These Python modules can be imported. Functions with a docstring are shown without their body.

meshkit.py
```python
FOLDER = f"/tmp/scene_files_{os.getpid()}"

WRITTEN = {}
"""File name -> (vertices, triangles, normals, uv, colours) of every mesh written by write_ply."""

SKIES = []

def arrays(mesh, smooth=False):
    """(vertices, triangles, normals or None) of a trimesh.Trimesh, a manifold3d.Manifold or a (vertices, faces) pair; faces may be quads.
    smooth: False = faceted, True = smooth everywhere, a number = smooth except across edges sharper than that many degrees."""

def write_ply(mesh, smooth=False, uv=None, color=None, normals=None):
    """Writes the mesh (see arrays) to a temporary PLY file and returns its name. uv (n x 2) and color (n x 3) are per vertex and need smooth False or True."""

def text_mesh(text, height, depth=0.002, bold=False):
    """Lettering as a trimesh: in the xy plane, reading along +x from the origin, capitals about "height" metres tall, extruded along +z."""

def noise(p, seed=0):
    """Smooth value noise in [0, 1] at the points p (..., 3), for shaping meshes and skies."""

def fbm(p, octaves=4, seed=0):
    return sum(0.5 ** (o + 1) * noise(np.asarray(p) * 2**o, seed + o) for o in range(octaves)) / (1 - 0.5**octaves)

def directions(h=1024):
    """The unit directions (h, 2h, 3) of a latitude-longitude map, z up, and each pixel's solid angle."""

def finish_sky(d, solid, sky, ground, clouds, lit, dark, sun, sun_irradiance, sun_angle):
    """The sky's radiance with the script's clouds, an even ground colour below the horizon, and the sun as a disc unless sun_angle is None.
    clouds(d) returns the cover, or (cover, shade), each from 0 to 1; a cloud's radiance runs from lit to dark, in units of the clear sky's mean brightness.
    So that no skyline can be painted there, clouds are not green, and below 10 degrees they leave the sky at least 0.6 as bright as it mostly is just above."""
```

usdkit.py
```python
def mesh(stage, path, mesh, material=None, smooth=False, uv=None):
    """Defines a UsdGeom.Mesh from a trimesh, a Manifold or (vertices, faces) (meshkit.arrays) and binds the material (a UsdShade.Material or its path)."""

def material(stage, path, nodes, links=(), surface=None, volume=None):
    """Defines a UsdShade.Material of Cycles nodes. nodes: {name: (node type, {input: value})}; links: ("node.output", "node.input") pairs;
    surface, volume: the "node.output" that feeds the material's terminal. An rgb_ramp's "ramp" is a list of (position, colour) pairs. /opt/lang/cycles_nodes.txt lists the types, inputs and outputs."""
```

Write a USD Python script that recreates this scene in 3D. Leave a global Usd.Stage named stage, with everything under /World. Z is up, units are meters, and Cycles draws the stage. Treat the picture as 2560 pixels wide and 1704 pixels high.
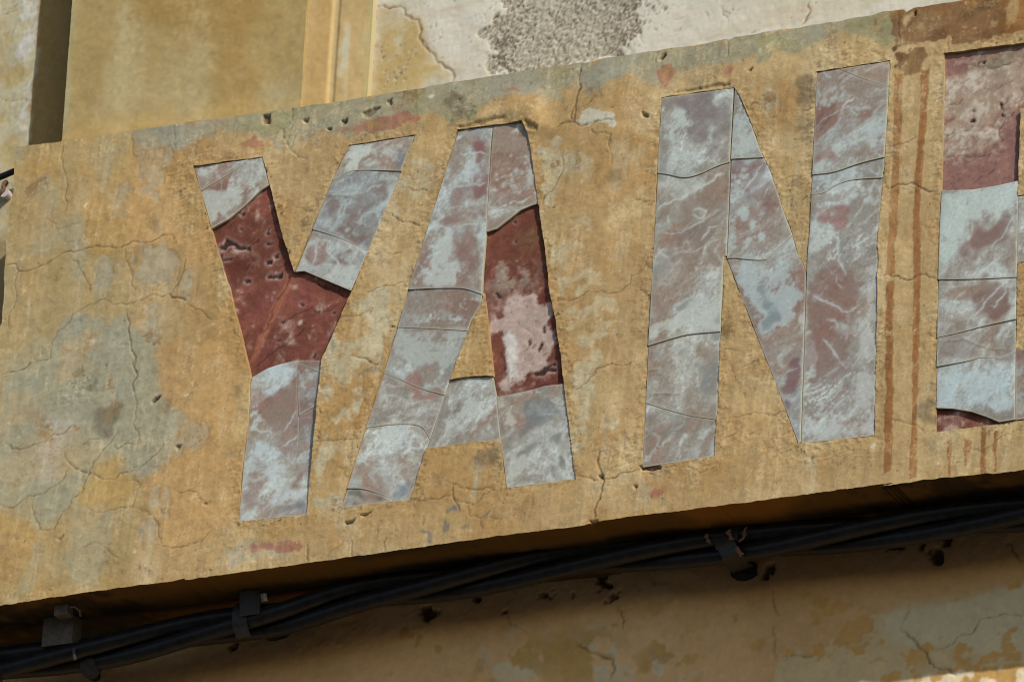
import math, numpy as np, shapely, trimesh, usdkit, meshkit
from shapely.geometry import Polygon, LineString, box
from shapely.ops import split, unary_union
from scipy import ndimage as ndi
from PIL import Image, ImageDraw
from pxr import Usd, UsdGeom, UsdLux, UsdShade, Gf, Sdf, Vt

stage = Usd.Stage.CreateInMemory()
UsdGeom.SetStageUpAxis(stage, UsdGeom.Tokens.z)
UsdGeom.SetStageMetersPerUnit(stage, 1.0)
UsdGeom.Xform.Define(stage, '/World')
UsdGeom.Scope.Define(stage, '/World/Looks')

# ------------------------------------------------------------------ camera, sky, sun, exposure
FPX = 24000.0                                   # focal length in pixels of the 2560 px wide photograph
YAW, PITCH, ROLL = math.radians(26.22), math.radians(24.126), math.radians(3.241)
DIST, CEN = 20.6, np.array([0.0, 0.0, 10.0])
EXPOSURE = 0.28
SUN_AZ, SUN_EL = math.radians(55.0), math.radians(34.8)     # azimuth from the wall's normal towards the right
SUN_INT, SKY_STR = 0.86, 0.10

Fw = np.array([-math.sin(YAW) * math.cos(PITCH), math.cos(YAW) * math.cos(PITCH), math.sin(PITCH)])
R0 = np.array([math.cos(YAW), math.sin(YAW), 0.0])
U0 = np.cross(R0, Fw)
Rt = R0 * math.cos(ROLL) + U0 * math.sin(ROLL)
Up = -R0 * math.sin(ROLL) + U0 * math.cos(ROLL)
CAM = CEN - Fw * DIST
cam = UsdGeom.Camera.Define(stage, '/World/camera')
cam.CreateHorizontalApertureAttr(36.0)
cam.CreateVerticalApertureAttr(36.0 * 681 / 1024)
cam.CreateFocalLengthAttr(FPX / 2560 * 36.0)
cam.CreateClippingRangeAttr(Gf.Vec2f(0.1, 500))
cam.CreateExposureAttr(EXPOSURE)
m = np.eye(4); m[0, :3], m[1, :3], m[2, :3], m[3, :3] = Rt, Up, -Fw, CAM
cam.AddTransformOp().Set(Gf.Matrix4d(*m.ravel().tolist()))

sdir = np.array([math.cos(SUN_EL) * math.sin(SUN_AZ), -math.cos(SUN_EL) * math.cos(SUN_AZ), math.sin(SUN_EL)])
mat = usdkit.material(stage, '/World/Looks/sky_light', {
    's': ('sky_texture', {'sky_type': 'single_scattering', 'sun_disc': False, 'sun_elevation': SUN_EL,
                          'sun_rotation': math.atan2(sdir[0], sdir[1]), 'air_density': 1.0, 'aerosol_density': 1.2}),
    'b': ('background_shader', {'strength': SKY_STR})}, [('s.color', 'b.color')], surface='b.background')
dome = UsdLux.DomeLight.Define(stage, '/World/sky')
UsdShade.MaterialBindingAPI.Apply(dome.GetPrim()).Bind(mat)
dome.GetPrim().SetCustomDataByKey('kind', 'structure')
sun = UsdLux.DistantLight.Define(stage, '/World/sun')
sun.CreateNormalizeAttr(True); sun.CreateIntensityAttr(SUN_INT); sun.CreateAngleAttr(0.53)
sun.CreateColorAttr(Gf.Vec3f(1.0, 0.96, 0.88))
zz = sdir; xx = np.cross([0, 0, 1.0], zz); xx /= np.linalg.norm(xx); yy = np.cross(zz, xx)
m = np.eye(4); m[0, :3], m[1, :3], m[2, :3] = xx, yy, zz
sun.AddTransformOp().Set(Gf.Matrix4d(*m.ravel().tolist()))

# ------------------------------------------------------------------ helpers
used = {}
def path_for(name, parent):
    p = parent + '/' + name
    k = used.get(p, -1) + 1; used[p] = k
    return p if k == 0 else f'{p}_{k:03d}'
def tag(prim, label=None, cat=None, group=None, kind=None):
    for k, v in (('label', label), ('category', cat), ('group', group), ('kind', kind)):
        if v: prim.SetCustomDataByKey(k, v)
    return prim
def xform(name, parent='/World'):
    return UsdGeom.Xform.Define(stage, path_for(name, parent)).GetPrim()
def P(prim): return str(prim.GetPath()) if prim else '/World'

def vnormals(v, f):
    fn = np.cross(v[f[:, 1]] - v[f[:, 0]], v[f[:, 2]] - v[f[:, 0]])
    n = np.stack([sum(np.bincount(f[:, k], fn[:, c], len(v)) for k in range(3)) for c in range(3)], 1)
    return n / np.maximum(np.linalg.norm(n, axis=1, keepdims=True), 1e-20)

def put(name, groups, material, parent=None):
    """groups: list of (verts, tris, colours, smooth) joined into one Mesh with normals and an albedo primvar"""
    V, Fc, N, C, o = [], [], [], [], 0
    for v, f, c, sm in groups:
        v = np.asarray(v, float); f = np.asarray(f, int)
        c = np.broadcast_to(np.asarray(c, float), (len(v), 3))
        if sm:
            n = vnormals(v, f)
        else:
            c = c[f.ravel()]; v = v[f.ravel()]; f = np.arange(len(v)).reshape(-1, 3)
            fn = np.cross(v[f[:, 1]] - v[f[:, 0]], v[f[:, 2]] - v[f[:, 0]])
            fn /= np.maximum(np.linalg.norm(fn, axis=1, keepdims=True), 1e-20); n = np.repeat(fn, 3, 0)
        V.append(v); Fc.append(f + o); N.append(n); C.append(c); o += len(v)
    V, Fc, N, C = map(np.concatenate, (V, Fc, N, C))
    me = UsdGeom.Mesh.Define(stage, path_for(name, P(parent)))
    me.CreatePointsAttr(Vt.Vec3fArray.FromNumpy(V.astype(np.float32)))
    me.CreateFaceVertexCountsAttr(Vt.IntArray.FromNumpy(np.full(len(Fc), 3, np.int32)))
    me.CreateFaceVertexIndicesAttr(Vt.IntArray.FromNumpy(Fc.astype(np.int32).ravel()))
    me.CreateSubdivisionSchemeAttr('none')
    me.CreateNormalsAttr(Vt.Vec3fArray.FromNumpy(N.astype(np.float32))); me.SetNormalsInterpolation('vertex')
    UsdGeom.PrimvarsAPI(me).CreatePrimvar('albedo', Sdf.ValueTypeNames.Color3fArray, 'vertex').Set(Vt.Vec3fArray.FromNumpy(C.astype(np.float32)))
    UsdShade.MaterialBindingAPI.Apply(me.GetPrim()).Bind(material)
    return me.GetPrim()

KEX = np.array([1.10, 1.0, 0.875])       # light on the sunlit wall: colours below are noted as seen and divided by it
KLIT = 1.12
def lin(c):
    c = np.asarray(c, float) / 255
    return np.where(c <= 0.04045, c / 12.92, ((c + 0.055) / 1.055) ** 2.4)
def col(*c): return np.clip(lin(c) / (KLIT * KEX), 0, 0.9)

CROPS = {'A': (0, 0, .38259), 'B': (700, 0, .38259), 'C': (1400, 0, .28694), 'D': (1960, 0, .28694), 'E': (0, 500, .30607),
         'F': (440, 360, .30607), 'G': (440, 840, .30607), 'H': (840, 280, .30607), 'I': (840, 800, .30607), 'J': (1580, 180, .30607),
         'K': (1580, 640, .35714), 'L': (2200, 100, .35714), 'M': (2200, 640, .38257), 'N': (0, 1200, .32258), 'O': (700, 1200, .32258),
         'Pp': (1400, 1200, .49236), 'Q': (0, 0, 1.08659), 'S': (760, 340, .22956), 'R': (0, 860, .34446), 'U': (1960, 1400, .25467),
         'W': (1360, 640, .42079), 'X': (0, 340, .12759), 'Y1': (0, 1480, .14286), 'Z1': (540, 1440, .12758), 'Z2': (1720, 1290, .12758), 'o': (0, 0, 1.0)}
def tr(*items):
    """tracing notes -> pixels of the photograph: tr('F', (x, y), (x, y), 'G', (x, y), ...)"""
    out, c = [], None
    for it in items:
        if isinstance(it, str): c = CROPS[it]
        else: out.append((c[0] + it[0] * c[2], c[1] + it[1] * c[2]))
    return np.array(out)
def world(px, y=0.0):
    """points of the photograph measured back to the plane at depth y: (n, 3)"""
    px = np.atleast_2d(np.asarray(px, float))
    d = Fw + ((px[:, :1] - 1280) / FPX) * Rt - ((px[:, 1:2] - 852) / FPX) * Up
    y = np.broadcast_to(np.asarray(y, float), len(px))
    return CAM + ((y - CAM[1]) / d[:, 1])[:, None] * d
def w2(*items, y=0.0): return world(tr(*items), y)[:, [0, 2]]

def sms(x, a, b):
    t = np.clip((x - a) / (b - a), 0, 1); return t * t * (3 - 2 * t)

class Surf:
    """a flat piece of wall with a raster of colour and relief measured in metres on it"""
    def __init__(s, x0, x1, z0, z1, res, y, seed=0):
        s.x0, s.z1, s.res, s.y = x0, z1, res, y
        s.w, s.h = int((x1 - x0) / res) + 2, int((z1 - z0) / res) + 2
        s.z0, s.x1 = z0, x1
        s.seed = seed
        s.X = x0 + np.arange(s.w)[None, :] * res + np.zeros((s.h, 1)); s.Z = z1 - np.arange(s.h)[:, None] * res + np.zeros((1, s.w))
        s.hgt = np.zeros((s.h, s.w)); s.col = np.zeros((s.h, s.w, 3))
        s.wf = (.8 * s.noise(0.03, 1.5, 9001) + .45 * s.noise(0.008, 1.0, 9003), .8 * s.noise(0.03, 1.5, 9002) + .45 * s.noise(0.008, 1.0, 9004))
    def noise(s, scale, slope=1.8, seed=0, stretch=(1, 1), ang=0.0, hi=0.0):
        """spectral noise, zero mean, unit spread; scale = size of the largest features in m, stretch (along, across) the angle"""
        r = np.random.default_rng(s.seed * 1000003 + seed)
        f = np.fft.rfft2(r.standard_normal((s.h, s.w)))
        ky = np.fft.fftfreq(s.h, s.res)[:, None]; kx = np.fft.rfftfreq(s.w, s.res)[None, :]
        a = kx * math.cos(ang) - ky * math.sin(ang); b = kx * math.sin(ang) + ky * math.cos(ang)
        k2 = (a * stretch[0]) ** 2 + (b * stretch[1]) ** 2
        f *= (k2 + (0.5 / scale) ** 2) ** (-(slope + 1) / 2 if not hi else -(slope + 1) / 2)
        if hi: f *= np.exp(-k2 * hi * hi)
        f[0, 0] = 0
        n = np.fft.irfft2(f, (s.h, s.w))
        return (n - n.mean()) / n.std()
    def pix(s, xz): return np.stack([(xz[:, 0] - s.x0) / s.res, (s.z1 - xz[:, 1]) / s.res], 1)
    def mask(s, polys, blur=0.002, warp=0.004, raw=False):
        im = Image.new('L', (s.w, s.h)); d = ImageDraw.Draw(im)
        for p in polys:
            q = s.pix(p if raw else world(p, s.y)[:, [0, 2]])
            if len(q) > 2: d.polygon([tuple(t) for t in q], fill=255)
        a = np.asarray(im, float) / 255
        if warp:
            yy, xx = np.mgrid[:s.h, :s.w]
            k = warp / s.res
            a = ndi.map_coordinates(a, [yy + s.wf[0] * k, xx + s.wf[1] * k], order=1, mode='nearest')
        return ndi.gaussian_filter(a, blur / s.res) if blur else a
    def lines(s, items, raw=False, seed=5, jit=0.10):
        """items: (photo points, width in m); drawn with a random walk between the noted points"""
        r = np.random.default_rng(seed); SS = 3
        im = Image.new('L', (s.w * SS, s.h * SS)); d = ImageDraw.Draw(im)
        for p, wd in items:
            q = s.pix(p if raw else world(p, s.y)[:, [0, 2]])
            while True:
                L = np.linalg.norm(np.diff(q, axis=0), axis=1)
                if L.max() < 3.0: break
                n = [q[0]]
                for a, b, l in zip(q[:-1], q[1:], L):
                    if l >= 3.0:
                        t = np.array([-(b - a)[1], (b - a)[0]]) / l
                        n.append((a + b) / 2 + t * l * r.normal(0, jit))
                    n.append(b)
                q = np.array(n)
            k = len(q); ww = np.convolve(r.uniform(0.45, 1.5, k + 8), np.ones(9) / 9, 'valid')[:k] if k > 1 else np.ones(k)
            ww = ww * r.uniform(0.7, 1.25, k) * np.clip(np.minimum(np.arange(k), k - 1 - np.arange(k)) / 5 + 0.4, 0, 1)
            for i in range(k - 1):
                t = max(1, int(round(wd * ww[i] / s.res * SS)))
                d.line([tuple(q[i] * SS), tuple(q[i + 1] * SS)], fill=255, width=t)
        a = np.asarray(im.resize((s.w, s.h), Image.BOX), float) / 255
        return a
    def paint(s, c, m):
        m = np.clip(m, 0, 1)[..., None] if np.ndim(m) == 2 else m
        s.col = s.col * (1 - m) + np.asarray(c) * m
    def at(s, arr, x, z):
        cc = [np.clip((s.z1 - z) / s.res, 0, s.h - 1), np.clip((x - s.x0) / s.res, 0, s.w - 1)]
        if arr.ndim == 3: return np.stack([ndi.map_coordinates(arr[..., k], cc, order=1) for k in range(3)], 1)
        return ndi.map_coordinates(arr, cc, order=1)

def face2d(poly, res):
    """a regular grid cut exactly to the polygon: 2-D vertices, ccw triangles, boundary edges"""
    x0, z0, x1, z1 = poly.bounds
    x0 -= res * .37; z0 -= res * .41
    nx, nz = int((x1 - x0) / res) + 2, int((z1 - z0) / res) + 2
    edge = np.zeros((nz, nx), bool)
    geoms = poly.geoms if hasattr(poly, 'geoms') else [poly]
    for g in geoms:
        for ring in [g.exterior, *g.interiors]:
            c = np.array(ring.coords)
            for a, b in zip(c[:-1], c[1:]):
                n = int(np.hypot(*(b - a)) / res * 10) + 2
                t = np.linspace(0, 1, n)[:, None]; q = a + (b - a) * t
                edge[((q[:, 1] - z0) / res).astype(int), ((q[:, 0] - x0) / res).astype(int)] = True
    gz, gx = np.mgrid[:nz, :nx]
    shapely.prepare(poly)
    ok = ~edge
    inside = np.zeros_like(edge)
    lab, nl = ndi.label(ok)
    for k, sl in enumerate(ndi.find_objects(lab), 1):
        i, j = np.argwhere(lab[sl] == k)[0]
        i += sl[0].start; j += sl[1].start
        if shapely.contains_xy(poly, x0 + (j + .5) * res, z0 + (i + .5) * res): inside |= lab == k
    ii, jj = np.nonzero(inside)
    quad = np.stack([np.stack([jj, ii], 1), np.stack([jj + 1, ii], 1), np.stack([jj + 1, ii + 1], 1), np.stack([jj, ii + 1], 1)], 1).astype(float)
    quad = quad * res + [x0, z0]
    T = [quad[:, [0, 1, 2]], quad[:, [0, 2, 3]]]
    ii, jj = np.nonzero(edge)
    cells = shapely.box(x0 + jj * res, z0 + ii * res, x0 + (jj + 1) * res, z0 + (ii + 1) * res)
    cut = shapely.intersection(cells, poly)
    extra = []
    for g in cut:
        if g.is_empty: continue
        for q in (g.geoms if hasattr(g, 'geoms') else [g]):
            if q.geom_type != 'Polygon' or q.area < 1e-12: continue
            q = shapely.geometry.polygon.orient(q)
            c = np.array(q.exterior.coords)[:-1]
            if len(c) == 3 or (not q.interiors and abs(q.convex_hull.area - q.area) < 1e-12):
                for k in range(1, len(c) - 1): extra.append(c[[0, k, k + 1]])
            else:
                for tpoly in shapely.constrained_delaunay_triangles(q).geoms if hasattr(shapely, 'constrained_delaunay_triangles') else [t for t in shapely.delaunay_triangles(q).geoms if q.contains(t.centroid)]:
                    extra.append(np.array(shapely.geometry.polygon.orient(tpoly).exterior.coords)[:3])
    if extra: T.append(np.array(extra))
    T = np.concatenate(T)
    key = np.round(T.reshape(-1, 2) / 2e-6).astype(np.int64)
    _, first, inv = np.unique(key[:, 0] * (1 << 32) + key[:, 1], return_index=True, return_inverse=True)
    v = T.reshape(-1, 2)[first]; f = inv.reshape(-1, 3)
    f = f[(f[:, 0] != f[:, 1]) & (f[:, 1] != f[:, 2]) & (f[:, 0] != f[:, 2])]
    e = np.concatenate([f[:, [0, 1]], f[:, [1, 2]], f[:, [2, 0]]])
    kk = e[:, 0].astype(np.int64) * len(v) + e[:, 1]; kr = e[:, 1].astype(np.int64) * len(v) + e[:, 0]
    return v, f, e[~np.isin(kk, kr)]

def side(v3, e, yback):
    """walls from the boundary edges back to depth yback"""
    a, b = v3[e[:, 0]], v3[e[:, 1]]
    A, Bk = a.copy(), b.copy(); A[:, 1] = yback; Bk[:, 1] = yback
    n = len(e); V = np.concatenate([a, A, Bk, b]); i = np.arange(n)
    return V, np.concatenate([np.stack([i, i + n, i + 2 * n], 1), np.stack([i, i + 2 * n, i + 3 * n], 1)])

def rough_ring(c, amp, step, seed, flat=False):
    """densify a polyline and shake it"""
    c = np.asarray(c, float); r = np.random.default_rng(seed); out = []
    for a, b in zip(c[:-1], c[1:]):
        n = max(1, int(np.hypot(*(b - a)) / step))
        out += [a + (b - a) * t for t in np.arange(n) / n]
    out.append(c[-1]); out = np.array(out)
    sh = ndi.gaussian_filter1d(r.standard_normal((len(out), 2)), 1.5, axis=0) * 2.2 + 0.45 * r.standard_normal((len(out), 2))
    if flat: sh[:, 0] = 0
    return out + sh * amp

def plaster(name, grain=0.10, bump=0.35, rough=0.92, scale=520):
    return usdkit.material(stage, '/World/Looks/' + name, {
        'a': ('attribute', {'attribute': 'albedo'}), 'g': ('geometry', {}),
        'n': ('noise_texture', {'scale': scale, 'detail': 3, 'roughness': 0.6}),
        'r': ('map_range', {'from_min': 0.25, 'from_max': 0.75, 'to_min': 1 - grain, 'to_max': 1 + grain}),
        'x': ('mix', {'mix_type': 'multiply', 'fac': 1.0}),
        'b': ('bump', {'strength': bump, 'distance': 0.0012}),
        'p': ('principled_bsdf', {'roughness': rough, 'specular_ior_level': 0.2})},
        [('g.position', 'n.vector'), ('n.fac', 'r.value'), ('a.color', 'x.color1'), ('r.result', 'x.color2'), ('x.color', 'p.base_color'),
         ('n.fac', 'b.height'), ('b.normal', 'p.normal')], surface='p.BSDF')
M_PLASTER = plaster('ochre_plaster', 0.16, 0.5)
M_WALL = plaster('wall_render', 0.08, 0.3)
M_SHADE = plaster('old_paint', 0.07, 0.25)
M_STONE = plaster('red_stone', 0.2, 0.6, 0.92, 380)
M_GLASS = usdkit.material(stage, '/World/Looks/cloudy_glass', {
    'a': ('attribute', {'attribute': 'albedo'}), 'g': ('geometry', {}),
    'n': ('noise_texture', {'scale': 420, 'detail': 3}), 'w': ('noise_texture', {'scale': 14, 'detail': 2}),
    'r': ('map_range', {'from_min': 0.25, 'from_max': 0.75, 'to_min': 0.90, 'to_max': 1.10}),
    'x': ('mix', {'mix_type': 'multiply', 'fac': 1.0}),
    'b': ('bump', {'strength': 0.25, 'distance': 0.004}),
    'p': ('principled_bsdf', {'roughness': 0.45, 'specular_ior_level': 0.45, 'coat_weight': 0.35, 'coat_roughness': 0.12})},
    [('g.position', 'n.vector'), ('g.position', 'w.vector'), ('n.fac', 'r.value'), ('a.color', 'x.color1'), ('r.result', 'x.color2'),
     ('x.color', 'p.base_color'), ('w.fac', 'b.height'), ('b.normal', 'p.coat_normal')], surface='p.BSDF')
def plain(name, c, rough, spec=0.5, metal=0.0, var=0.25, scale=90):
    return usdkit.material(stage, '/World/Looks/' + name, {
        'g': ('geometry', {}), 'n': ('noise_texture', {'scale': scale, 'detail': 4}),
        'r': ('rgb_ramp', {'ramp': [(0.3, tuple(np.array(c) * (1 - var))), (0.7, tuple(np.array(c) * (1 + var)))]}),
        'b': ('bump', {'strength': 0.2, 'distance': 0.001}),
        'p': ('principled_bsdf', {'roughness': rough, 'specular_ior_level': spec, 'metallic': metal})},
        [('g.position', 'n.vector'), ('n.fac', 'r.fac'), ('r.color', 'p.base_color'), ('n.fac', 'b.height'), ('b.normal', 'p.normal')], surface='p.BSDF')
M_RUBBER = plain('black_rubber', (0.006, 0.006, 0.0062), 0.40, 0.22, 0, .6, 50)
M_TAPE = plain('black_tape', (0.016, 0.015, 0.014), 0.6, 0.3)
M_RUST = plain('rusty_iron', (0.12, 0.06, 0.035), 0.8, 0.3, 0, 0.5, 200)
M_GREYMETAL = plain('grey_metal', (0.018, 0.018, 0.019), 0.55, 0.3, 0.0)
M_ZINC = plain('zinc_bolt', (0.55, 0.56, 0.52), 0.4, 0.5, 0.4)
M_PLASTIC = plain('dusty_plastic', (0.075, 0.066, 0.05), 0.7, 0.3)
M_PUTTY = plain('dark_tar', (0.012, 0.011, 0.010), 0.7, 0.3, 0, 0.4, 120)
M_ASPHALT = plain('asphalt', (0.05, 0.048, 0.045), 0.9, 0.2, 0, 0.3, 30)
M_PAVING = plain('paving', (0.16, 0.15, 0.13), 0.9, 0.2, 0, 0.2, 8)

# ------------------------------------------------------------------ the sign board: measured outlines
WALL_Y = 0.268
RES = 0.0022
topedge = tr('A', (95, 960), (370, 930), (620, 893), (870, 858), (1000, 838), (1140, 819), (1210, 803), (1700, 737), (1800, 722), (1985, 697), 'B', (160, 692), (395, 664), (600, 627),
             (880, 587), (1140, 536), (1300, 515), (1500, 482), (1700, 448), (1980, 411), 'C', (200, 556), (420, 505), (620, 470), (880, 430), (1150, 395), (1300, 365), (1440, 340), (1475, 348), (1520, 325),
             (1760, 283), (2091, 238), 'D', (160, 232), (400, 195), (640, 152), (780, 128), (860, 102), (960, 92), (1030, 82), (1065, 100), (1130, 68), (1400, 26), (1600, -8), (2091, -75), 'o', (3000, -116))
botedge = tr('o', (-255, 1546), (-20, 1516), (0, 1512.9), 'N', (700, 866), (1300, 786), (1430, 762), (1440, 772), (1850, 712), 'O', (0, 668), (580, 590), (1250, 494), (1500, 460), (1800, 417), (2356, 350),
             'Pp', (160, 214), (400, 176), (850, 124), (1300, 65), (1700, 10), 'M', (0, 1503), (200, 1472), (450, 1440), (700, 1415), (780, 1416), (941, 1392), 'o', (3000, 1113))
te, be = world(topedge)[:, [0, 2]], world(botedge)[:, [0, 2]]
XR = 1.78
leftx = w2('A', (95, 960), (84, 1250), 'E', (75, 60), (35, 540), (8, 1000), 'o', (-30, 860), (-120, 900), (-240, 960), (-250, 1200), (-262, 1530))
outline = np.concatenate([rough_ring(te[te[:, 0] < XR], .0006, .005, 1, True)[::-1], rough_ring(leftx[1:-1], .0008, .006, 3), rough_ring(be[be[:, 0] < XR], .0006, .005, 2, True)])
outline = outline[(outline[:, 0] < XR)]
zt_r, zb_r = outline[0, 1], outline[-1, 1]
outline = np.concatenate([[[XR, zt_r]], outline, [[XR, zb_r]]])
board_poly = max(shapely.make_valid(Polygon(outline)).buffer(0).geoms, key=lambda q: q.area) if not Polygon(outline).is_valid else Polygon(outline)
bx0, bz0, bx1, bz1 = board_poly.bounds
S = Surf(bx0 - .01, bx1 + .01, bz0 - .01, bz1 + .01, RES, 0.0, seed=1)

# strokes of the letters (photo points) and the lines along which their glass is cracked
strokes = {
 'Y': [tr('F', (145, 185), (705, 105), (760, 340), (850, 690), (968, 1050), 'G', (760, 262), (620, 335), 'F', (540, 1568), (455, 1240), (290, 690)),
       tr('F', (1410, 12), 'B', (880, 885), 'F', (1830, 240), (1570, 880), (1435, 1200), 'G', (1280, 0), (1190, 195), (990, 192), (760, 262), 'F', (968, 1050), (1180, 530), (1280, 290)),
       tr('G', (620, 335), (740, 262), (850, 225), (990, 192), (1190, 195), (1160, 500), (1115, 1000), (1065, 1462), (515, 1512), (550, 1050), (600, 600), (610, 380))],
 'A': [tr('H', (1000, 150), (1278, 114), (1265, 240), (1245, 600), (1225, 985), (1200, 1300), (1190, 1500), 'o', (1201, 762), 'I', (1105, 0), (1075, 85), (965, 400), (885, 610), (755, 1000), (605, 1468), (475, 1478), (40, 1528), (245, 875), (390, 430), 'H', (590, 1455), (735, 990)),
       tr('H', (1286, 112), (1525, 85), (1568, 180), (1605, 400), (1648, 745), (1700, 1100), (1745, 1480), 'I', (1790, 0), (1858, 515), (1905, 900), (1955, 1298), (1393, 1365), (1345, 972), (1305, 610), (1240, 0), 'H', (1212, 1480), (1224, 1000), (1250, 600), (1272, 240)),
       tr('I', (935, 492), (1040, 470), (1278, 458), (1305, 610), (1343, 972), (745, 1048), (885, 610))],
 'N': [tr('J', (240, 207), (826, 128), (803, 690), (774, 1500), 'K', (640, 0), (620, 530), (600, 1000), (575, 1400), (75, 1475), (115, 620), 'J', (180, 1400), (210, 820)),
       tr('J', (838, 135), (880, 205), (960, 390), (1040, 620), (1120, 790), (1180, 960), (1240, 1150), (1300, 1310), (1355, 1500), 'K', (1190, 40), (1214, 110), (1216, 200), (1206, 560), (1194, 900), (1181, 1300), (1166, 1308), (1020, 920), (840, 470), (700, 110), (662, 15), 'J', (780, 1480), (812, 690)),
       tr('D', (285, 628), (920, 530), (900, 1000), (868, 1500), 'J', (2050, 800), (2000, 1400), 'K', (1720, 0), (1710, 600), (1695, 1255), (1185, 1307), (1210, 560), (1228, 0), 'J', (1450, 1300), (1482, 700))],
 'E': [tr('L', (450, 97), (983, 28), (980, 480), (965, 1000), (958, 1568), 'M', (884, 600), (884, 1070), (785, 1085), (365, 1142), (368, 990), (375, 500), (385, 0), 'L', (412, 1568), (418, 1300), (430, 1050), (445, 450)),
       tr('L', (985, 28), 'o', (2760, 75), (2760, 232), 'L', (985, 480)),
       tr('L', (967, 1092), 'o', (2760, 460), (2760, 628), 'M', (890, 40), 'L', (962, 1500)),
       tr('M', (886, 610), 'o', (2760, 845), (2760, 1018), 'M', (888, 1068))]}
def big(g):
    return max(g.geoms, key=lambda q: q.area) if hasattr(g, 'geoms') else g
def poly_of(px): return big(shapely.make_valid(Polygon(world(px)[:, [0, 2]])).buffer(0))
SP = {k: [poly_of(p) for p in v] for k, v in strokes.items()}
recess = {}
for n_, (k, ps) in enumerate(SP.items()):
    u = unary_union([p.buffer(.0011, join_style=2) for p in ps]).buffer(.004, join_style=2).buffer(-.004, join_style=2)
    if hasattr(u, 'geoms'): u = max(u.geoms, key=lambda g: g.area)
    ring = lambda c, q: rough_ring(np.array(c.coords), .0005, .006, q)
    recess[k] = big(Polygon(ring(u.exterior, 40 + n_), [ring(i, 60 + n_) for i in u.interiors if Polygon(i).area > 2e-4]).buffer(0))
slab_poly = board_poly.difference(unary_union(list(recess.values())))
if hasattr(slab_poly, 'geoms'): slab_poly = unary_union([g for g in slab_poly.geoms if g.area > 2e-4])

# ------------------------------------------------------------------ paint and relief of the plaster slab
n_big, n_mid, n_fine = S.noise(.5, 2.0, 1), S.noise(.12, 1.6, 2), S.noise(.02, 1.2, 3)
n_str = S.noise(.12, 1.5, 4, (4.5, .55), math.radians(88)); n_hor = S.noise(.1, 1.4, 5, (3.5, .6), math.radians(8))
white = S.noise(.012, .6, 6); grain = S.noise(.005, .2, 7); rag = S.noise(.07, 1.05, 8); rag2 = S.noise(.2, 1.1, 9); brush = S.noise(.03, .9, 10, (5, .35), math.radians(86))
rec_mask = S.mask([np.array(g.exterior.coords) for g in recess.values()], 0, 0, raw=True)
for g in recess.values():
    for i in g.interiors: rec_mask = np.where(S.mask([np.array(i.coords)], 0, 0, raw=True) > .5, 0, rec_mask)
d_rec = ndi.distance_transform_edt(rec_mask < .5) * RES
near = np.exp(-d_rec / .03) * (.5 + .5 * sms(n_mid, -1, .6))
U_, V_ = world(np.array([[320, 400.], [322, 1460.]]))[:, 0], None

S.col[:] = col(188, 153, 101)
S.paint(col(183, 140, 80), .6 * sms(n_big, .2, 1.4)); S.paint(col(203, 166, 108), .55 * sms(-n_big, .2, 1.5))
S.paint(col(176, 134, 78), .45 * sms(n_mid + .5 * n_str, .3, 1.8)); S.paint(col(207, 172, 116), .5 * sms(-n_mid + .4 * n_str, .4, 1.9))
S.paint(col(164, 122, 70), .45 * sms(rag2 + .5 * n_mid + .3 * n_str, .3, 1.8)); S.paint(col(206, 180, 134), .45 * sms(-rag2 + .4 * n_str + .4 * rag, .6, 2.0)); S.paint(col(172, 152, 112), .5 * sms(-n_big + .6 * rag2, .7, 1.9))
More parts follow.
